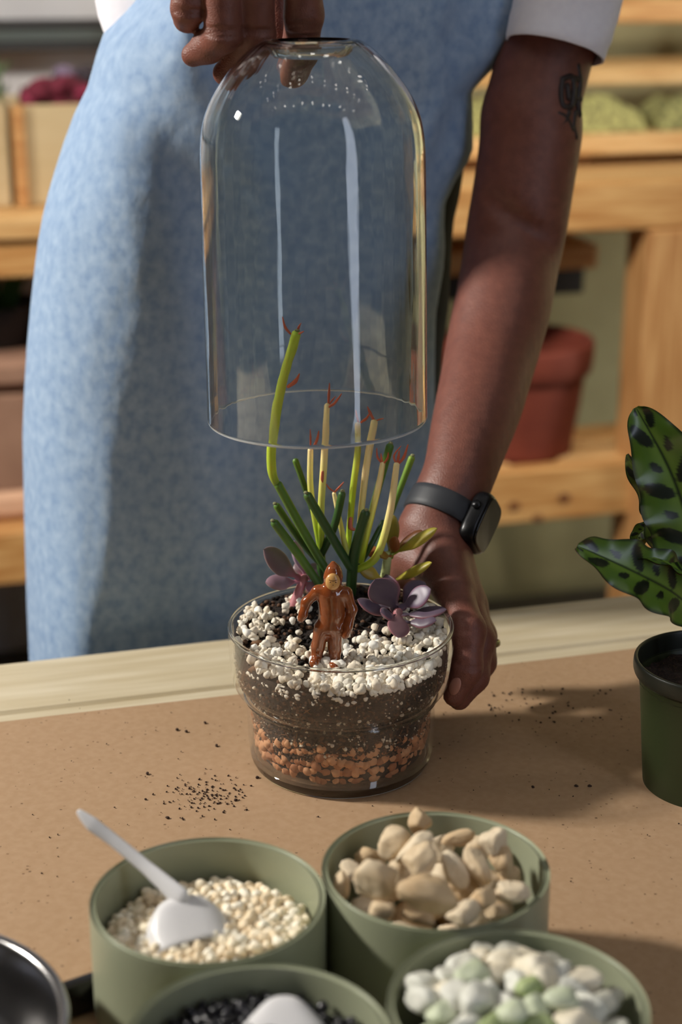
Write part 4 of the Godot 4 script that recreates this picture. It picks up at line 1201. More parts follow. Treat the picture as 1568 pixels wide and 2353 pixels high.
	var tips := [
		[Vector3(-0.0315, 0.2947, -0.004), Vector3(-0.0348, 0.2986, -0.004), Vector3(-0.0363, 0.3054, -0.003), 0.0009], [Vector3(-0.0275, 0.2953, -0.004), Vector3(-0.0263, 0.2993, -0.003), Vector3(-0.0249, 0.3016, -0.003), 0.0008], [Vector3(-0.0266, 0.2952, -0.002), Vector3(-0.0249, 0.2959, -0.001), Vector3(-0.023, 0.297, 0), 0.0007], [Vector3(-0.0334, 0.2593, -0.009), Vector3(-0.0292, 0.2629, -0.008), Vector3(-0.0264, 0.268, -0.007), 0.0014],
		[Vector3(-0.0203, 0.2073, -0.046), Vector3(-0.0202, 0.2149, -0.046), Vector3(-0.0205, 0.2206, -0.046), 0.0007], [Vector3(-0.0185, 0.2079, -0.044), Vector3(-0.0159, 0.2149, -0.043), Vector3(-0.015, 0.2203, -0.043), 0.0011],
		[Vector3(-0.0083, 0.2395, -0.038), Vector3(-0.008, 0.2468, -0.038), Vector3(-0.0079, 0.2541, -0.038), 0.001], [Vector3(-0.0074, 0.2388, -0.036), Vector3(-0.0034, 0.2426, -0.035), Vector3(0.0006, 0.2481, -0.034), 0.001], [Vector3(-0.0077, 0.2395, -0.038), Vector3(-0.0057, 0.2425, -0.04), Vector3(-0.0037, 0.2445, -0.041), 0.0006],
		[Vector3(-0.0047, 0.1743, -0.054), Vector3(-0.0079, 0.1767, -0.054), Vector3(-0.01, 0.1801, -0.053), 0.0006], [Vector3(-0.0047, 0.1736, -0.054), Vector3(-0.0012, 0.1777, -0.053), Vector3(0.0018, 0.1817, -0.052), 0.0008],
		[Vector3(0.0116, 0.2242, -0.048), Vector3(0.0104, 0.2293, -0.048), Vector3(0.0098, 0.2332, -0.048), 0.0009], [Vector3(0.0133, 0.2254, -0.046), Vector3(0.0167, 0.2283, -0.044), Vector3(0.0195, 0.2328, -0.043), 0.001],
		[Vector3(0.0223, 0.228, -0.04), Vector3(0.0197, 0.233, -0.04), Vector3(0.0177, 0.238, -0.039), 0.0011], [Vector3(0.0234, 0.2291, -0.038), Vector3(0.0254, 0.23, -0.037), Vector3(0.028, 0.2309, -0.036), 0.0006],
		[Vector3(0.0271, 0.1995, -0.038), Vector3(0.0242, 0.2037, -0.038), Vector3(0.0236, 0.21, -0.037), 0.0008], [Vector3(0.0277, 0.1995, -0.038), Vector3(0.0268, 0.2028, -0.037), Vector3(0.0264, 0.2067, -0.036), 0.0008], [Vector3(0.0288, 0.2001, -0.037), Vector3(0.0308, 0.2034, -0.036), Vector3(0.0313, 0.2076, -0.035), 0.0009],
		[Vector3(0.0361, 0.202, -0.03), Vector3(0.0349, 0.2073, -0.03), Vector3(0.0393, 0.2139, -0.029), 0.0008], [Vector3(0.0372, 0.202, -0.03), Vector3(0.0377, 0.2065, -0.029), Vector3(0.0382, 0.2109, -0.028), 0.0011], [Vector3(0.0384, 0.202, -0.03), Vector3(0.0414, 0.2065, -0.029), Vector3(0.0438, 0.2151, -0.028), 0.0011],
		[Vector3(0.0065, 0.158, -0.045), Vector3(0.0065, 0.1522, -0.044), Vector3(0.01, 0.1503, -0.044), 0.0017], [Vector3(-0.0122, 0.1925, -0.04), Vector3(-0.0125, 0.1883, -0.039), Vector3(-0.0122, 0.1859, -0.039), 0.0012],
	]
	for q in tips:
		wobj("leaf_tip", tube([q[0], q[1], q[2]], [q[3] * 0.8, q[3], q[3] * 0.35], 8, [], 5, 0.55), tipm, T)
	# green leafy succulent behind, on the right
	var gs := thing("jade_succulent", "yellow-green fleshy-leaved succulent behind the purple rosette, before the hand", "plant", Vector3(0.0295, 0.1059, -0.055))
	wobj("stem", tube([Vector3(0.0289, 0.0972, -0.055), Vector3(0.0303, 0.1124, -0.055), Vector3(0.0322, 0.1295, -0.052)], [0.0036, 0.0034, 0.0028], 12), mat("pale_stem", rgb(196, 206, 142), 0.5), gs)
	var G := lin(136, 160, 48)
	var Yl := lin(190, 176, 66)
	var Br := lin(150, 92, 52)
	for q in [[Vector3(0.0333, 0.1299, -0.05), Vector3(0.0666, 0.1528, -0.036), Vector3(-0.3, 0.8, 0.55), 0.0052, 0.0022, G, Yl], [Vector3(0.034, 0.131, -0.054), Vector3(0.0565, 0.1469, -0.05), Vector3(-0.3, 0.8, 0.5), 0.004, 0.002, G, Br], [Vector3(0.0329, 0.1264, -0.056), Vector3(0.0369, 0.156, -0.06), Vector3(-0.3, 0.2, 0.9), 0.0052, 0.002, G, G.lerp(Br, 0.5)], [Vector3(0.0322, 0.1117, -0.046), Vector3(0.0628, 0.1304, -0.03), Vector3(-0.1, 0.85, 0.5), 0.0046, 0.0022, Yl, Yl], [Vector3(0.0344, 0.1307, -0.046), Vector3(0.024, 0.1364, -0.034), Vector3(0.1, 0.7, 0.7), 0.0036, 0.0018, Br, Br.lerp(G, 0.3)], [Vector3(0.0302, 0.1111, -0.05), Vector3(0.0113, 0.1216, -0.05), Vector3(0, 0.6, 0.7), 0.005, 0.002, Yl, Yl.lerp(Br, 0.3)], [Vector3(0.0327, 0.125, -0.058), Vector3(0.0169, 0.1277, -0.068), Vector3(0, 0.6, 0.7), 0.0045, 0.002, Yl, Br], [Vector3(0.0346, 0.1273, -0.052), Vector3(0.0377, 0.1466, -0.044), Vector3(-0.3, 0.3, 0.9), 0.0042, 0.002, G, Br]]:
		wobj("leaf", fleshy(q[0], q[1], q[2], q[3], q[4], q[5], q[6], q[6], 0.12), vcol("succulent_green", 0.38, {"subsurf_scatter_enabled": true, "subsurf_scatter_strength": 0.1}), gs)
	# purple rosettes
	var skinp := vcol("succulent_purple", 0.42, {"rim_enabled": true, "rim": 0.3})
	var A := lin(78, 64, 78)
	var Bp := lin(100, 82, 104)
	var E := lin(160, 92, 100)
	var pr := thing("purple_succulent", "dusky purple rosette succulent at the right of the figurine", "plant", Vector3(0.0379, 0.1026, -0.008))
	for q in [[Vector3(0.0372, 0.1033, -0.014), Vector3(0.0225, 0.1289, -0.012), Vector3(-0.15, 0.25, 0.95), 0.0108, 0.002, A], [Vector3(0.038, 0.103, -0.02), Vector3(0.0325, 0.1242, -0.03), Vector3(-0.8, 0.3, 0.5), 0.009, 0.002, A], [Vector3(0.0404, 0.1016, -0.022), Vector3(0.0563, 0.1157, -0.034), Vector3(0.1, 0.6, 0.8), 0.009, 0.002, A], [Vector3(0.0388, 0.1063, -0.012), Vector3(0.061, 0.1203, -0.008), Vector3(-0.2, 0.75, 0.62), 0.0078, 0.002, Bp], [Vector3(0.0359, 0.1002, -0.01), Vector3(0.0098, 0.1106, -0.012), Vector3(0.17, 0.85, 0.5), 0.0052, 0.0024, A], [Vector3(0.0369, 0.1031, -0.006), Vector3(0.0252, 0.1076, 0.002), Vector3(0.17, 0.9, 0.4), 0.0058, 0.002, A], [Vector3(0.0393, 0.1035, -0.008), Vector3(0.0701, 0.106, -0.002), Vector3(0.0, 0.95, 0.3), 0.0062, 0.0022, A], [Vector3(0.0415, 0.0996, -0.004), Vector3(0.0635, 0.1023, 0.004), Vector3(0.1, 0.8, 0.55), 0.0052, 0.002, A], [Vector3(0.0386, 0.1075, -0.006), Vector3(0.0365, 0.0939, 0.012), Vector3(0.25, 0.45, 0.85), 0.0078, 0.0022, lin(126, 84, 84)], [Vector3(0.0355, 0.1007, -0.024), Vector3(0.025, 0.1038, -0.04), Vector3(0, 0.5, 0.8), 0.007, 0.002, A]]:
		wobj("leaf", fleshy(q[0], q[1], q[2], q[3], q[4], q[5], q[5].lerp(Bp, 0.3), E, 0.2), skinp, pr)
	wobj("stem", tube([Vector3(0.0378, 0.0892, -0.01), Vector3(0.0379, 0.104, -0.01)], [0.003, 0.0034], 10), mat("pink_stem", rgb(190, 120, 126), 0.5), pr)
	var pg := thing("lavender_succulent", "lavender succulent with plump leaves on a pink stem left of the figurine", "plant", Vector3(-0.0308, 0.1006, -0.036))
	wobj("stem", tube([Vector3(-0.0326, 0.0978, -0.036), Vector3(-0.029, 0.1072, -0.038), Vector3(-0.0249, 0.1164, -0.042)], [0.0038, 0.0031, 0.0028], 12), mat("pink_stem", Color.WHITE), pg)
	var La := lin(116, 92, 98)
	for q in [[Vector3(-0.0267, 0.1145, -0.042), Vector3(-0.0536, 0.141, -0.03), Vector3(0.5, 0.6, 0.65), 0.0088, 0.003, La], [Vector3(-0.0278, 0.1147, -0.04), Vector3(-0.0514, 0.1167, -0.03), Vector3(0.0, 0.75, 0.6), 0.0062, 0.003, lin(148, 116, 128)], [Vector3(-0.0239, 0.1135, -0.048), Vector3(-0.0335, 0.1364, -0.06), Vector3(0.8, 0.3, 0.5), 0.0062, 0.0026, lin(150, 124, 146)], [Vector3(-0.0232, 0.1142, -0.046), Vector3(-0.0138, 0.12, -0.056), Vector3(0, 0.5, 0.8), 0.006, 0.0026, lin(140, 112, 132)], [Vector3(-0.0249, 0.1147, -0.04), Vector3(-0.0165, 0.11, -0.034), Vector3(0, 0.7, 0.6), 0.0048, 0.0024, lin(150, 100, 118)], [Vector3(-0.0257, 0.1127, -0.05), Vector3(-0.0283, 0.121, -0.062), Vector3(0.17, 0.3, 0.9), 0.006, 0.0024, La]]:
		wobj("leaf", fleshy(q[0], q[1], q[2], q[3], q[4], lin(178, 96, 116), q[5], q[5], 0.1), skinp, pg)

# plump leaf from a to b: face along nrm, half width w, half thickness th, cupped
func fleshy(a: Vector3, b: Vector3, nrm: Vector3, w: float, th: float, c0: Color, c1: Color, edge: Color, cup := 0.2) -> ArrayMesh:
	var ax := b - a
	var len := ax.length()
	ax /= len
	var nn := (nrm - ax * nrm.dot(ax)).normalized()
	var sd := ax.cross(nn)
	var v := PackedVector3Array()
	var c := PackedColorArray()
	var rows := 18
	var seg := 20
	for i in rows + 1:
		var t := float(i) / rows
		var ww := w * maxf(0.03, pow(sin(PI * pow(t, 1.35)), 0.62) * (0.32 + 0.68 * smoothstep(0.0, 0.55, t)) if t < 0.97 else 0.22 * (1.0 - t) / 0.03 + 0.02)
		if t < 0.12:
			ww = maxf(ww, w * 0.3)
		var tt := th * clampf(ww / w * 1.2, 0.1, 1.0)
		var mid := a + ax * len * t + nn * (len * cup * (t * t - 0.35 * t))
		for k in seg:
			var p := TAU * k / seg
			var x := cos(p)
			var y := sin(p)
			v.append(mid + sd * ww * x + nn * (tt * y + cup * 0.5 * ww * x * x))
			var cc := c0.lerp(c1, smoothstep(0.0, 0.5, t))
			c.append(cc.lerp(edge, pow(absf(x), 14.0) * 0.8))
	return grid(v, rows + 1, seg, true, c)

# ------------------------------------------------------------------ figurine
func build_figurine() -> void:
	var Z0 := 0.026
	var F := thing("figurine", "glossy brown ceramic ape-like figurine with a pointed head standing in the gravel", "figurine", Vector3(-0.0096, 0.0804, 0.027))
	body_begin()
	var pr := []
	pr.append([Vector3(-0.007, 0.1311, 0.027), Vector3(-0.0059, 0.1191, 0.027), 0.0084, 0.0079, Vector3(0, 0, 1), 1.35])
	pr.append([Vector3(-0.0059, 0.1191, 0.027), Vector3(-0.0076, 0.1101, 0.027), 0.0078, 0.0078, Vector3(0, 0, 1), 1.3])
	pr.append([Vector3(-0.0142, 0.1341, 0.027), Vector3(0.0031, 0.1329, 0.027), 0.0038, 0.0038])
	pr += chain([Vector3(-0.0053, 0.138, 0.027), Vector3(-0.005, 0.1439, 0.027), Vector3(-0.0047, 0.1482, 0.0265), Vector3(-0.005, 0.1527, 0.026)], [0.0054, 0.0058, 0.0046, 0.0014])
	pr += chain([Vector3(-0.015, 0.1341, 0.027), Vector3(-0.0223, 0.1259, 0.026), Vector3(-0.0243, 0.1183, 0.028), Vector3(-0.0257, 0.1157, 0.029)], [0.0036, 0.0031, 0.0027, 0.0022])
	pr += chain([Vector3(0.0036, 0.1329, 0.027), Vector3(0.0073, 0.1215, 0.027), Vector3(0.0045, 0.1107, 0.03), Vector3(0.0028, 0.1055, 0.032)], [0.0036, 0.0031, 0.0028, 0.0025])
	pr += chain([Vector3(-0.0123, 0.1089, 0.027), Vector3(-0.0149, 0.0958, 0.027), Vector3(-0.0161, 0.0866, 0.027), Vector3(-0.0171, 0.0869, 0.034)], [0.0052, 0.0042, 0.0036, 0.0034])
	pr += chain([Vector3(-0.0034, 0.1089, 0.027), Vector3(-0.0039, 0.0942, 0.027), Vector3(-0.0042, 0.0844, 0.027), Vector3(-0.0045, 0.0845, 0.034)], [0.0052, 0.0042, 0.0036, 0.0036])
	body_add(pr, 0.0008, 0.0008)
	var glaze := tri("brown_glaze", noise_tex("glaze", rgb(150, 80, 40), rgb(122, 60, 28), 0.02, 4, 256), Vector3.ONE * 30.0, 0.14, {"clearcoat_enabled": true, "clearcoat": 1.0, "clearcoat_roughness": 0.04})
	var b := wobj("body", body_end(), glaze, F)
	var face := obj("face", stone(2, Vector3(0.0047, 0.0057, 0.0028), 0, 0.0, 14), mat("tan_glaze", rgb(214, 160, 88), 0.2, {"clearcoat_enabled": true, "clearcoat": 1.0}), F, Vector3(-0.0052, 0.1428, 0.0332) - F.position)
	var ink := mat("face_ink", rgb(96, 52, 26), 0.3)
	for q in [[-0.0015, 0.0007, 0.0006, 0.0005, 0.0024], [0.0018, 0.0005, 0.0006, 0.0005, 0.0023], [0.0002, -0.0013, 0.0004, 0.0003, 0.0026]]:
		obj("eye" if q[1] > 0.0 else "mouth", stone(2, Vector3(q[2], q[3], 0.0004), 0, 0.0, 6), ink, face, Vector3(q[0], q[1], q[4]))
	obj("brow", tube([Vector3(-0.0024, 0.0021, 0.0021), Vector3(0.0001, 0.0015, 0.0025), Vector3(0.0026, 0.002, 0.0021)], [0.0002, 0.00035, 0.0002], 6), ink, face)

# ------------------------------------------------------------------ green pots of stones in front
const POTS := [Vector3(-0.0669, 0, 0.2859), Vector3(0.0490, 0, 0.2577), Vector3(0.0800, 0, 0.3738), Vector3(-0.0362, 0, 0.4020)]

func build_pots() -> void:
	var sage := mat("sage_glaze", rgb(152, 156, 131), 0.36, {"metallic_specular": 0.5})
	var pr := [Vector2(0.0001, 0.0), Vector2(0.05, 0.0)] + curve([Vector2(0.054, 0.001), Vector2(0.0575, 0.005), Vector2(0.059, 0.013), Vector2(0.0593, 0.03), Vector2(0.0593, 0.068), Vector2(0.0586, 0.0697), Vector2(0.0575, 0.07), Vector2(0.0564, 0.0694), Vector2(0.0559, 0.0675), Vector2(0.0558, 0.03), Vector2(0.054, 0.008), Vector2(0.048, 0.005)], 4) + [Vector2(0.0001, 0.0045)]
	var pm := lathe(pr, 128)
	var names := ["sage green pot of cream gravel with a scoop, left of the four", "sage green pot heaped with tan stones, back right of the four", "sage green pot of white and green pebbles, front right of the four", "sage green pot of black gravel with a scoop, front middle of the four"]
	for i in 4:
		var t := thing("plant_pot", names[i], "pot", POTS[i])
		obj("pot_wall", pm, sage, t)
	# cream gravel
	fill(POTS[0], 0.0545, 0.046, 0.006, "cream_gravel_stone", "small cream gravel stone in the left sage green pot", "cream gravel in the left pot", "cream_gravel", "bed of cream gravel beneath the loose stones in the left pot", Vector3(0.0034, 0.0027, 0.003), [rgb(246, 232, 206), rgb(236, 216, 184), rgb(250, 242, 224)], 300, 700, 0.8, 100, 13)
	# black gravel
	fill(POTS[3], 0.0545, 0.055, 0.006, "black_gravel_stone", "small glossy black gravel stone in the front middle sage green pot", "black gravel in the front middle pot", "black_gravel", "bed of black gravel beneath the loose stones in the front middle pot", Vector3(0.0031, 0.0026, 0.0028), [rgb(26, 25, 30), rgb(36, 35, 42), rgb(18, 17, 20)], 280, 700, 0.25, 120, 12)
	tan_stones()
	white_pebbles()
	# scoops
	var plastic := mat("milky_plastic", rgb(226, 224, 226), 0.35, {"backlight_enabled": true, "backlight": Color(0.3, 0.3, 0.3)})
	scoop("milky plastic scoop lying on cream gravel with its handle up", Vector3(-0.0844, 0.064, 0.2722), Vector3(-0.0729, 0.0505, 0.2994), 0.0215, [Vector3(-0.0819, 0.068, 0.2803), Vector3(-0.1001, 0.077, 0.2668), Vector3(-0.1171, 0.087, 0.2579), Vector3(-0.1286, 0.094, 0.2533), Vector3(-0.1351, 0.099, 0.2504)], [0.0052, 0.0036, 0.0034, 0.0038, 0.0018], plastic)
	scoop("milky plastic scoop half sunk in the black gravel", Vector3(-0.0259, 0.066, 0.3593), Vector3(-0.0261, 0.054, 0.3871), 0.023, [Vector3(-0.0259, 0.068, 0.3997), Vector3(-0.0261, 0.076, 0.4336), Vector3(-0.026, 0.088, 0.4804)], [0.005, 0.0036, 0.003], plastic, true)

func scoop(label: String, a: Vector3, b: Vector3, hw: float, hp: Array, hr: Array, m: Material, pointed := false) -> void:
	var t := thing("scoop", label, "scoop", a)
	var ax := (b - a).normalized()
	var len := (b - a).length()
	var up := (Vector3.UP - ax * ax.y).normalized()
	var sd := ax.cross(up)
	var v := PackedVector3Array()
	var rows := 0
	for pass_ in 2:
		for i in 15:
			var j := i if pass_ == 0 else 14 - i
			var f := float(j) / 14.0
			var w := hw * (0.3 + 0.7 * pow(sin(PI * 0.5 * minf(1.0, f * 1.5)), 0.9)) - 0.0012 * pass_
			if pointed:
				w = hw * (0.14 + 0.86 * pow(minf(1.0, f * 1.45), 0.85)) - 0.0012 * pass_
			var h := 0.0135 * pow(sin(PI * 0.5 * minf(1.0, f * 3.0 + 0.12)), 0.8) - 0.0012 * pass_
			rows += 1
			for k in 21:
				var p := PI * k / 20.0
				var x := signf(cos(p)) * pow(absf(cos(p)), 0.7)
				var y := pow(sin(p), 0.7)
				v.append(a + ax * len * (f + 0.03 * pass_ * (1.0 - f)) + sd * w * x + up * (h * y - 0.006))
	wobj("bowl", grid(v, rows, 21), m, t)
	wobj("handle", tube(hp, hr, 12, [], 6, 0.5), m, t)

func fill(pot: Vector3, rad: float, h: float, mound: float, called: String, label: String, group: String, bed: String, bed_label: String, s: Vector3, cols: Array, n: int, nbed: int, rough: float, sd: int, cuts: int) -> void:
	var kinds := []
	for i in 6:
		kinds.append(stone(sd + i, s * (0.85 + 0.07 * i), cuts, 0.07, 7, 0.3))
	var ms := []
	for i in 3:
		ms.append(mat(called + "_%d" % i, cols[i], rough))
	var o := lathe([Vector2(0.0001, 0.006), Vector2(rad - 0.003, 0.008), Vector2(rad, 0.02), Vector2(rad, h - 0.002), Vector2(rad * 0.6, h + mound * 0.5 - 0.002), Vector2(0.0001, h + mound - 0.002)], 48)
	var b := thing(bed, bed_label, "gravel", pot)
	var core := obj("packed_gravel", o, ms[1], b)
	core.set_meta("kind", "stuff")
	var xf := []
	for i in n + nbed:
		var a := i * 2.399963
		var r := (rad - 0.002) * sqrt((i % n + 0.5) / n if i < n else rng.randf())
		if i >= n:
			a = rng.randf() * TAU
		var p := Vector3(r * cos(a) + rng.randf_range(-0.001, 0.001), h + mound * (1.0 - pow(r / rad, 2)) + (rng.randf_range(0.001, 0.0032) if i < n else rng.randf_range(-0.0025, 0.0005)), r * sin(a) + rng.randf_range(-0.001, 0.001))
		var bs := Basis.from_euler(Vector3(rng.randf() * TAU, rng.randf() * TAU, rng.randf() * TAU)).scaled(Vector3.ONE * rng.randf_range(0.8, 1.15))
		if i < n:
			tag(obj(called, kinds[rng.randi() % 6], ms[rng.randi() % 3], self, pot + p, bs), label, "stone", group)
		else:
			xf.append(Transform3D(bs, p))
	many("loose_gravel", kinds[0], ms[0], xf, b).set_meta("kind", "stuff")

func tan_stones() -> void:
	var ms := []
	for i in 3:
		var t := noise_tex("tanstone%d" % i, [rgb(226, 207, 178), rgb(216, 191, 156), rgb(234, 219, 194)][i], [rgb(202, 177, 142), rgb(190, 160, 122), rgb(214, 193, 162)][i], 0.02, 5, 256, 1.3)
		ms.append(tri("tan_stone_%d" % i, t, Vector3.ONE * 12.0, 0.75, bump(t, 0.05)))
	var labels := ["rounded tan stone at the back left of the stone heap", "pointed pale stone standing at the very back of the stone heap", "long flat stone slanting across the upper left of the stone heap", "angular tan stone resting on the long slanting flat stone", "elongated tan stone leaning at the back middle of the stone heap", "smooth pale stone topping the back right of the stone heap", "narrow upright stone below the smooth pale stone at the heap's right", "tall tan stone behind the narrow upright one at the heap's right", "narrow slanted stone in the dark middle of the stone heap", "big rounded tan stone at the left of the stone heap", "largest tan stone, lying across the front of the stone heap", "small tan stone half hidden behind the big rounded left stone", "small tan stone against the left wall of the stone pot", "small smooth oval stone just right of the largest tan stone", "pale angular stone at the front right against the pot wall", "small pale stone at the front left below the big rounded stone", "flat tan stone under the front edge of the largest stone", "broad tan stone at the front, below the small oval stone", "flat tan stone by the front right rim, under the pale angular stone"]
	var fwd := Vector3(0, -0.55, -0.83).normalized()
	var k := 0
	for q in [[Vector3(0.0277, 0.078, 0.2437), 52, 44, -25.0], [Vector3(0.043, 0.074, 0.2151), 34, 38, 10.0], [Vector3(0.0379, 0.081, 0.2546), 62, 26, -38.0], [Vector3(0.0408, 0.083, 0.2701), 44, 40, -30.0], [Vector3(0.062, 0.076, 0.2371), 48, 24, -22.0], [Vector3(0.0794, 0.082, 0.2493), 40, 40, 15.0], [Vector3(0.0697, 0.078, 0.2676), 56, 30, 62.0], [Vector3(0.0835, 0.072, 0.2524), 50, 32, 80.0], [Vector3(0.0584, 0.076, 0.2677), 56, 30, 58.0], [Vector3(0.017, 0.081, 0.2859), 56, 50, 10.0], [Vector3(0.0425, 0.088, 0.3093), 80, 48, 14.0], [Vector3(0.005, 0.066, 0.2519), 30, 30, 0.0], [Vector3(0.0004, 0.064, 0.2631), 22, 38, 0.0], [Vector3(0.0711, 0.074, 0.2923), 36, 28, -20.0], [Vector3(0.0864, 0.074, 0.2867), 46, 32, 10.0], [Vector3(0.0208, 0.07, 0.2955), 36, 26, 0.0], [Vector3(0.0382, 0.066, 0.2947), 46, 22, 14.0], [Vector3(0.0608, 0.07, 0.2986), 48, 32, -14.0], [Vector3(0.0794, 0.064, 0.286), 40, 26, -10.0], [Vector3(0.0886, 0.062, 0.2505), 32, 30, 0.0], [Vector3(0.0502, 0.066, 0.2811), 40, 34, 0.0], [Vector3(0.0332, 0.066, 0.2519), 44, 40, 0.0], [Vector3(0.0641, 0.064, 0.2656), 44, 36, 0.0], [Vector3(0.0531, 0.062, 0.223), 44, 40, 0.0], [Vector3(0.0743, 0.062, 0.223), 40, 36, 0.0], [Vector3(0.0154, 0.058, 0.2298), 44, 40, 0.0], [Vector3(0.0793, 0.056, 0.2483), 50, 40, 0.0]]:
		var a: float = q[1] * 0.000196
		var b: float = q[2] * 0.000196
		var m := stone(200 + k * 7, Vector3(a, b, (a + b) * 0.42), 12, 0.1, 20, 0.55)
		tag(obj("tan_stone", m, ms[k % 3], self, q[0], Basis(fwd, deg_to_rad(q[3])) * Basis(Vector3.RIGHT, -0.5)), labels[k] if k < labels.size() else "tan stone wedged between the larger stones of the heap", "stone", "tan stones in the back right pot")
		k += 1
	for i in 26:
		var a := i * 2.4
		var r := 0.04 * sqrt((i + 0.5) / 26.0)
		var m := stone(500 + i, Vector3(0.0115, 0.009, 0.01), 7, 0.1, 8, 0.45)
		tag(obj("tan_stone", m, ms[i % 3], self, POTS[1] + Vector3(r * cos(a), 0.016 + (i % 3) * 0.014, r * sin(a)), Basis(Vector3.UP, a)), "tan stone low in the heap beneath the larger stones", "stone", "tan stones in the back right pot")

func white_pebbles() -> void:
	var ms := []
	var cols := [[rgb(232, 230, 220), rgb(206, 206, 196)], [rgb(214, 220, 196), rgb(180, 190, 156)], [rgb(240, 232, 214), rgb(222, 210, 186)], [rgb(204, 202, 190), rgb(172, 170, 158)], [rgb(176, 190, 138), rgb(146, 160, 108)]]
	for i in 5:
		var t := noise_tex("pebble%d" % i, cols[i][0], cols[i][1], 0.02, 4, 256, 1.6)
		ms.append(tri("white_pebble_%d" % i, t, Vector3.ONE * 14.0, 0.5))
	var kinds := []
	for i in 9:
		kinds.append(stone(300 + i, Vector3(0.0085, 0.006, 0.007) * (0.84 + 0.05 * i), 11, 0.08, 14, 0.5))
	var order := [0, 0, 2, 1, 0, 3, 2, 0, 4, 1, 0, 2, 3]
	for i in 150:
		var layer := 2 - i / 50
		var a := i * 2.399963
		var r := 0.047 * sqrt((i % 50 + 0.5) / 50.0)
		var h := 0.022 + layer * 0.018 + (0.018 * (1.0 - pow(r / 0.055, 2)) if layer == 2 else 0.0) + rng.randf_range(-0.002, 0.004)
		var hue: int = order[rng.randi() % 13]
		tag(obj("white_pebble", kinds[rng.randi() % 9], ms[hue], self, POTS[2] + Vector3(r * cos(a), h, r * sin(a)), Basis.from_euler(Vector3(rng.randf_range(-0.5, 0.5), rng.randf() * TAU, rng.randf_range(-0.6, 0.6)))), ["white pebble in the front right sage green pot", "pale greenish pebble in the front right sage green pot", "cream pebble in the front right sage green pot", "greyish pebble in the front right sage green pot", "moss green pebble in the front right sage green pot"][hue], "stone", ["white", "pale greenish", "cream", "greyish", "moss green"][hue] + " pebbles in the front right pot")

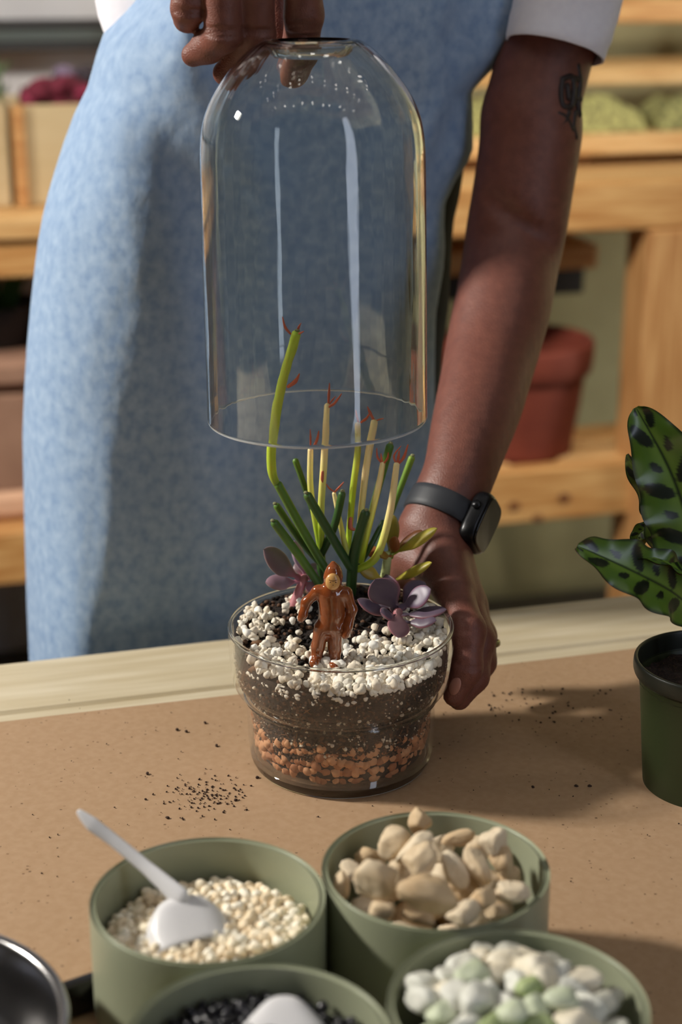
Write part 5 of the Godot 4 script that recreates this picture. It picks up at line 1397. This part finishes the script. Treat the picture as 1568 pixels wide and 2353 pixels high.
# ------------------------------------------------------------------ calathea
func build_calathea() -> void:
	var c := Vector3(0.2393, 0.09, 0.0347)
	var T := thing("potted_calathea", "rattlesnake plant with spotted wavy leaves in a dark green nursery pot", "potted plant", Vector3(c.x, 0, c.z))
	obj("pot", lathe([Vector2(0.0001, 0.0), Vector2(0.036, 0.0)] + curve([Vector2(0.0385, 0.001), Vector2(0.04, 0.004), Vector2(0.0455, 0.07), Vector2(0.0475, 0.078)], 3) + [Vector2(0.0475, 0.0775), Vector2(0.0455, 0.076), Vector2(0.044, 0.07), Vector2(0.038, 0.004), Vector2(0.0001, 0.003)], 64), mat("green_plastic", rgb(36, 46, 20), 0.45), T)
	obj("pot_rim", lathe(curve([Vector2(0.0462, 0.078), Vector2(0.049, 0.079), Vector2(0.0504, 0.083), Vector2(0.0502, 0.0885), Vector2(0.049, 0.09), Vector2(0.0474, 0.0885), Vector2(0.0462, 0.078)], 3), 64), mat("dark_rim", rgb(38, 42, 34), 0.4), T)
	var fn := FastNoiseLite.new()
	fn.frequency = 70.0
	var v := PackedVector3Array()
	for i in 20:
		for k in 60:
			var r := 0.0462 * (1.0 - i / 19.0) + 0.00002
			var t := TAU * k / 60
			v.append(Vector3(r * cos(t), 0.074 + 0.004 * fn.get_noise_2d(r * cos(t), r * sin(t)), r * sin(t)))
	obj("soil", grid(v, 20, 60, true), tri("peat_soil", noise_tex("peatsoil", rgb(58, 40, 32), rgb(22, 15, 12), 0.08, 4, 256, 2.4, 1.0, rgb(120, 100, 60)), Vector3.ONE * 18.0, 0.95), T)
	var lm := vcol("calathea_leaf", 0.3, {"clearcoat_enabled": true, "clearcoat": 0.3, "clearcoat_roughness": 0.25})
	var um := mat("leaf_underside", rgb(96, 26, 40), 0.5)
	var leaves := [
		[[Vector3(0.2257, 0.1391, 0.03), Vector3(0.219, 0.1773, 0.03), Vector3(0.2059, 0.2134, 0.022), Vector3(0.1849, 0.2502, 0.008)], Vector3(-0.25, 0.2, 0.95), 0.025, 1],
		[[Vector3(0.2264, 0.1244, 0.045), Vector3(0.2043, 0.1465, 0.06), Vector3(0.1761, 0.1647, 0.07), Vector3(0.1424, 0.1823, 0.075)], Vector3(-0.1, 0.65, 0.75), 0.02, 2],
		[[Vector3(0.2209, 0.1367, 0.02), Vector3(0.2073, 0.165, 0.016), Vector3(0.1996, 0.19, 0.012), Vector3(0.1806, 0.2191, 0.008)], Vector3(-0.75, 0.3, 0.55), 0.012, 3],
		[[Vector3(0.2345, 0.1416, 0.04), Vector3(0.2106, 0.1587, 0.058), Vector3(0.1932, 0.1688, 0.062), Vector3(0.1745, 0.1702, 0.062)], Vector3(0.17, 0.95, 0.2), 0.0085, 4],
		[[Vector3(0.2556, 0.1397, 0.02), Vector3(0.2635, 0.1747, 0.01), Vector3(0.2833, 0.2007, 0)], Vector3(0.3, 0.4, 0.8), 0.022, 5],
		[[Vector3(0.2494, 0.132, 0), Vector3(0.2566, 0.1703, -0.02), Vector3(0.2747, 0.2181, -0.04)], Vector3(0.0, 0.3, 0.9), 0.022, 6],
		[[Vector3(0.2075, 0.1646, 0), Vector3(0.1989, 0.1667, 0), Vector3(0.1921, 0.1623, 0.002), Vector3(0.1916, 0.1553, 0.004)], Vector3(-0.2, 0.6, 0.75), 0.0055, 7]]
	for q in leaves:
		var top: Array = pattern_leaf(q[0], q[1], q[2], q[3])
		var lf := wobj("leaf", top[0], lm, T)
		var us := obj("underside", top[1], um, lf)
		us.set_meta("label", "burgundy underside")
		if q[3] != 7:
			wobj("petiole", tube([q[0][0], q[0][0].lerp(c, 0.5) + Vector3(0, 0.004, 0), Vector3(c.x + (q[0][0].x - c.x) * 0.3, 0.075, c.z + 0.002 * q[3] - 0.008)], [0.0016, 0.0018, 0.002], 8), mat("petiole_red", rgb(110, 44, 44), 0.5), T)
	wobj("petiole", tube([Vector3(0.2075, 0.1646, 0), Vector3(0.2181, 0.1449, 0.01), Vector3(c.x, 0.075, c.z - 0.012)], [0.0011, 0.0013, 0.0016], 8), mat("petiole_red", Color.RED), T)
	obj("small_leaf", stone(77, Vector3(0.004, 0.012, 0.002), 0, 0.1, 8), mat("olive_leaf", rgb(110, 116, 44), 0.5), T, Vector3(0.1938, 0.1577, 0) - T.position, Basis(Vector3(0, 0, 1), -0.6))

func pattern_leaf(pts: Array, nrm: Vector3, hw: float, sd: int) -> Array:
	var rows := 96
	var cols := 28
	var n := rows + 1
	var v := PackedVector3Array()
	var u := PackedVector3Array()
	var c := PackedColorArray()
	var green := lin(82, 114, 38)
	var light := lin(112, 144, 54)
	var dark := lin(22, 34, 24)
	var cells := 7.5
	for i in n:
		var t := float(i) / rows
		var f := t * (pts.size() - 1)
		var k := mini(int(f), pts.size() - 2)
		var p: Vector3 = spline(pts, k, f - k)
		var f2 := minf(f + 0.02, pts.size() - 1.0)
		var f1 := maxf(f2 - 0.04, 0.0)
		var dir: Vector3 = (spline(pts, mini(int(f2), pts.size() - 2), f2 - mini(int(f2), pts.size() - 2)) - spline(pts, mini(int(f1), pts.size() - 2), f1 - mini(int(f1), pts.size() - 2))).normalized()
		var nn := (nrm - dir * nrm.dot(dir)).normalized()
		var sx := dir.cross(nn)
		var w := hw * pow(sin(PI * clampf(pow(t, 0.85), 0.004, 0.995)), 0.6)
		for j in cols + 1:
			var s := float(j) / cols * 2.0 - 1.0
			var wave := 0.14 * hw * sin(t * 26.0 + sd + (0.0 if s > 0 else 1.6)) * s * s
			var q := p + sx * w * s * (1.0 + 0.04 * sin(t * 26.0 + sd)) + nn * (w * 0.28 * absf(s) + wave)
			v.append(q)
			u.append(q - nn * 0.0006)
			var a := absf(s)
			var side := 0.0 if s > 0 else 0.5
			var tc := t * cells + side - a * 0.85
			var ph := tc - floorf(tc)
			var big := int(floorf(tc)) % 2 == 0
			var e := pow((ph - 0.5) / (0.33 if big else 0.2), 2) + pow((a - (0.47 if big else 0.34)) / (0.4 if big else 0.16), 2)
			var col := green.lerp(light, exp(-pow((a - 0.12) / 0.2, 2)) * 0.7)
			col = col.lerp(dark, smoothstep(1.12, 0.9, e))
			col = col.lerp(dark, smoothstep(0.88, 0.97, a))
			col = col.lerp(dark * 1.6, smoothstep(0.045, 0.015, a))
			c.append(col)
	return [grid(v, n, cols + 1, false, c), grid(u, n, cols + 1, false, PackedColorArray(), true)]

# ------------------------------------------------------------------ pan and soil crumbs
func build_pan() -> void:
	var T := thing("steel_pan", "round stainless steel pan with a black handle at the lower left corner", "pan", Vector3(-0.216, 0.002, 0.368))
	obj("pan_wall", lathe([Vector2(0.0001, 0.0)] + curve([Vector2(0.06, 0.0), Vector2(0.072, 0.004), Vector2(0.079, 0.015), Vector2(0.084, 0.04), Vector2(0.0885, 0.048), Vector2(0.0905, 0.049), Vector2(0.0885, 0.0502), Vector2(0.085, 0.0485), Vector2(0.0825, 0.04), Vector2(0.0775, 0.016), Vector2(0.071, 0.006), Vector2(0.06, 0.0025)], 4) + [Vector2(0.0001, 0.0022)], 96), mat("steel", rgb(188, 186, 186), 0.2, {"metallic": 1.0}), T)
	var v := PackedVector3Array()
	var h := obj("handle", rounded_slab(0.034, 0.0095, [[-0.004, 0.9], [-0.0025, 1.0], [0.0025, 1.0], [0.004, 0.9]]), mat("black_bakelite", rgb(24, 23, 22), 0.25), T)
	h.transform = T.transform.affine_inverse() * Transform3D(Basis(Vector3.UP, 0.55), Vector3(-0.128, 0.0125, 0.281))

func build_crumbs() -> void:
	var xf := []
	var spots := []
	for i in 170:
		spots.append([Vector3(-0.0858, 0.002, 0.0534) + Vector3(rng.randfn() * 0.012, 0, rng.randfn() * 0.012), rng.randf_range(0.2, 0.65)])
	for i in 170:
		spots.append([Vector3(rng.randf_range(-0.2, 0.24), 0, rng.randf_range(-0.09, 0.22)), rng.randf_range(0.12, 0.45)])
	for i in 60:
		spots.append([Vector3(rng.randf_range(0.1, 0.2), 0, rng.randf_range(-0.11, -0.05)), rng.randf_range(0.3, 0.8)])
	for q in [Vector3(-0.0966, 0.002, -0.0524), Vector3(-0.1087, 0.002, -0.0386), Vector3(-0.1154, 0.002, -0.0413), Vector3(-0.0857, 0.002, -0.0165), Vector3(-0.1289, 0.002, 0.0241), Vector3(-0.0679, 0.002, 0.0604), Vector3(-0.1097, 0.002, 0.0835), Vector3(-0.0554, 0.002, 0.0296), Vector3(0.1257, 0.002, 0.0428), Vector3(0.1544, 0.002, 0.0416), Vector3(0.1632, 0.002, 0.0416)]:
		spots.append([q, 1.0])
	for s in spots:
		var p: Vector3 = s[0]
		if Vector2(p.x, p.z).length() < 0.062:
			continue
		xf.append(Transform3D(Basis.from_euler(Vector3(rng.randf(), rng.randf() * TAU, 0)).scaled(Vector3.ONE * s[1]), Vector3(p.x, 0.0026, p.z)))
	var o := many("soil_crumbs", stone(31, Vector3(0.0016, 0.0009, 0.0012), 5, 0.3, 4), mat("crumb_brown", rgb(62, 42, 32), 0.95), xf, self)
	tag(o, "dark soil crumbs scattered over the brown paper", "soil")
	o.set_meta("kind", "stuff")
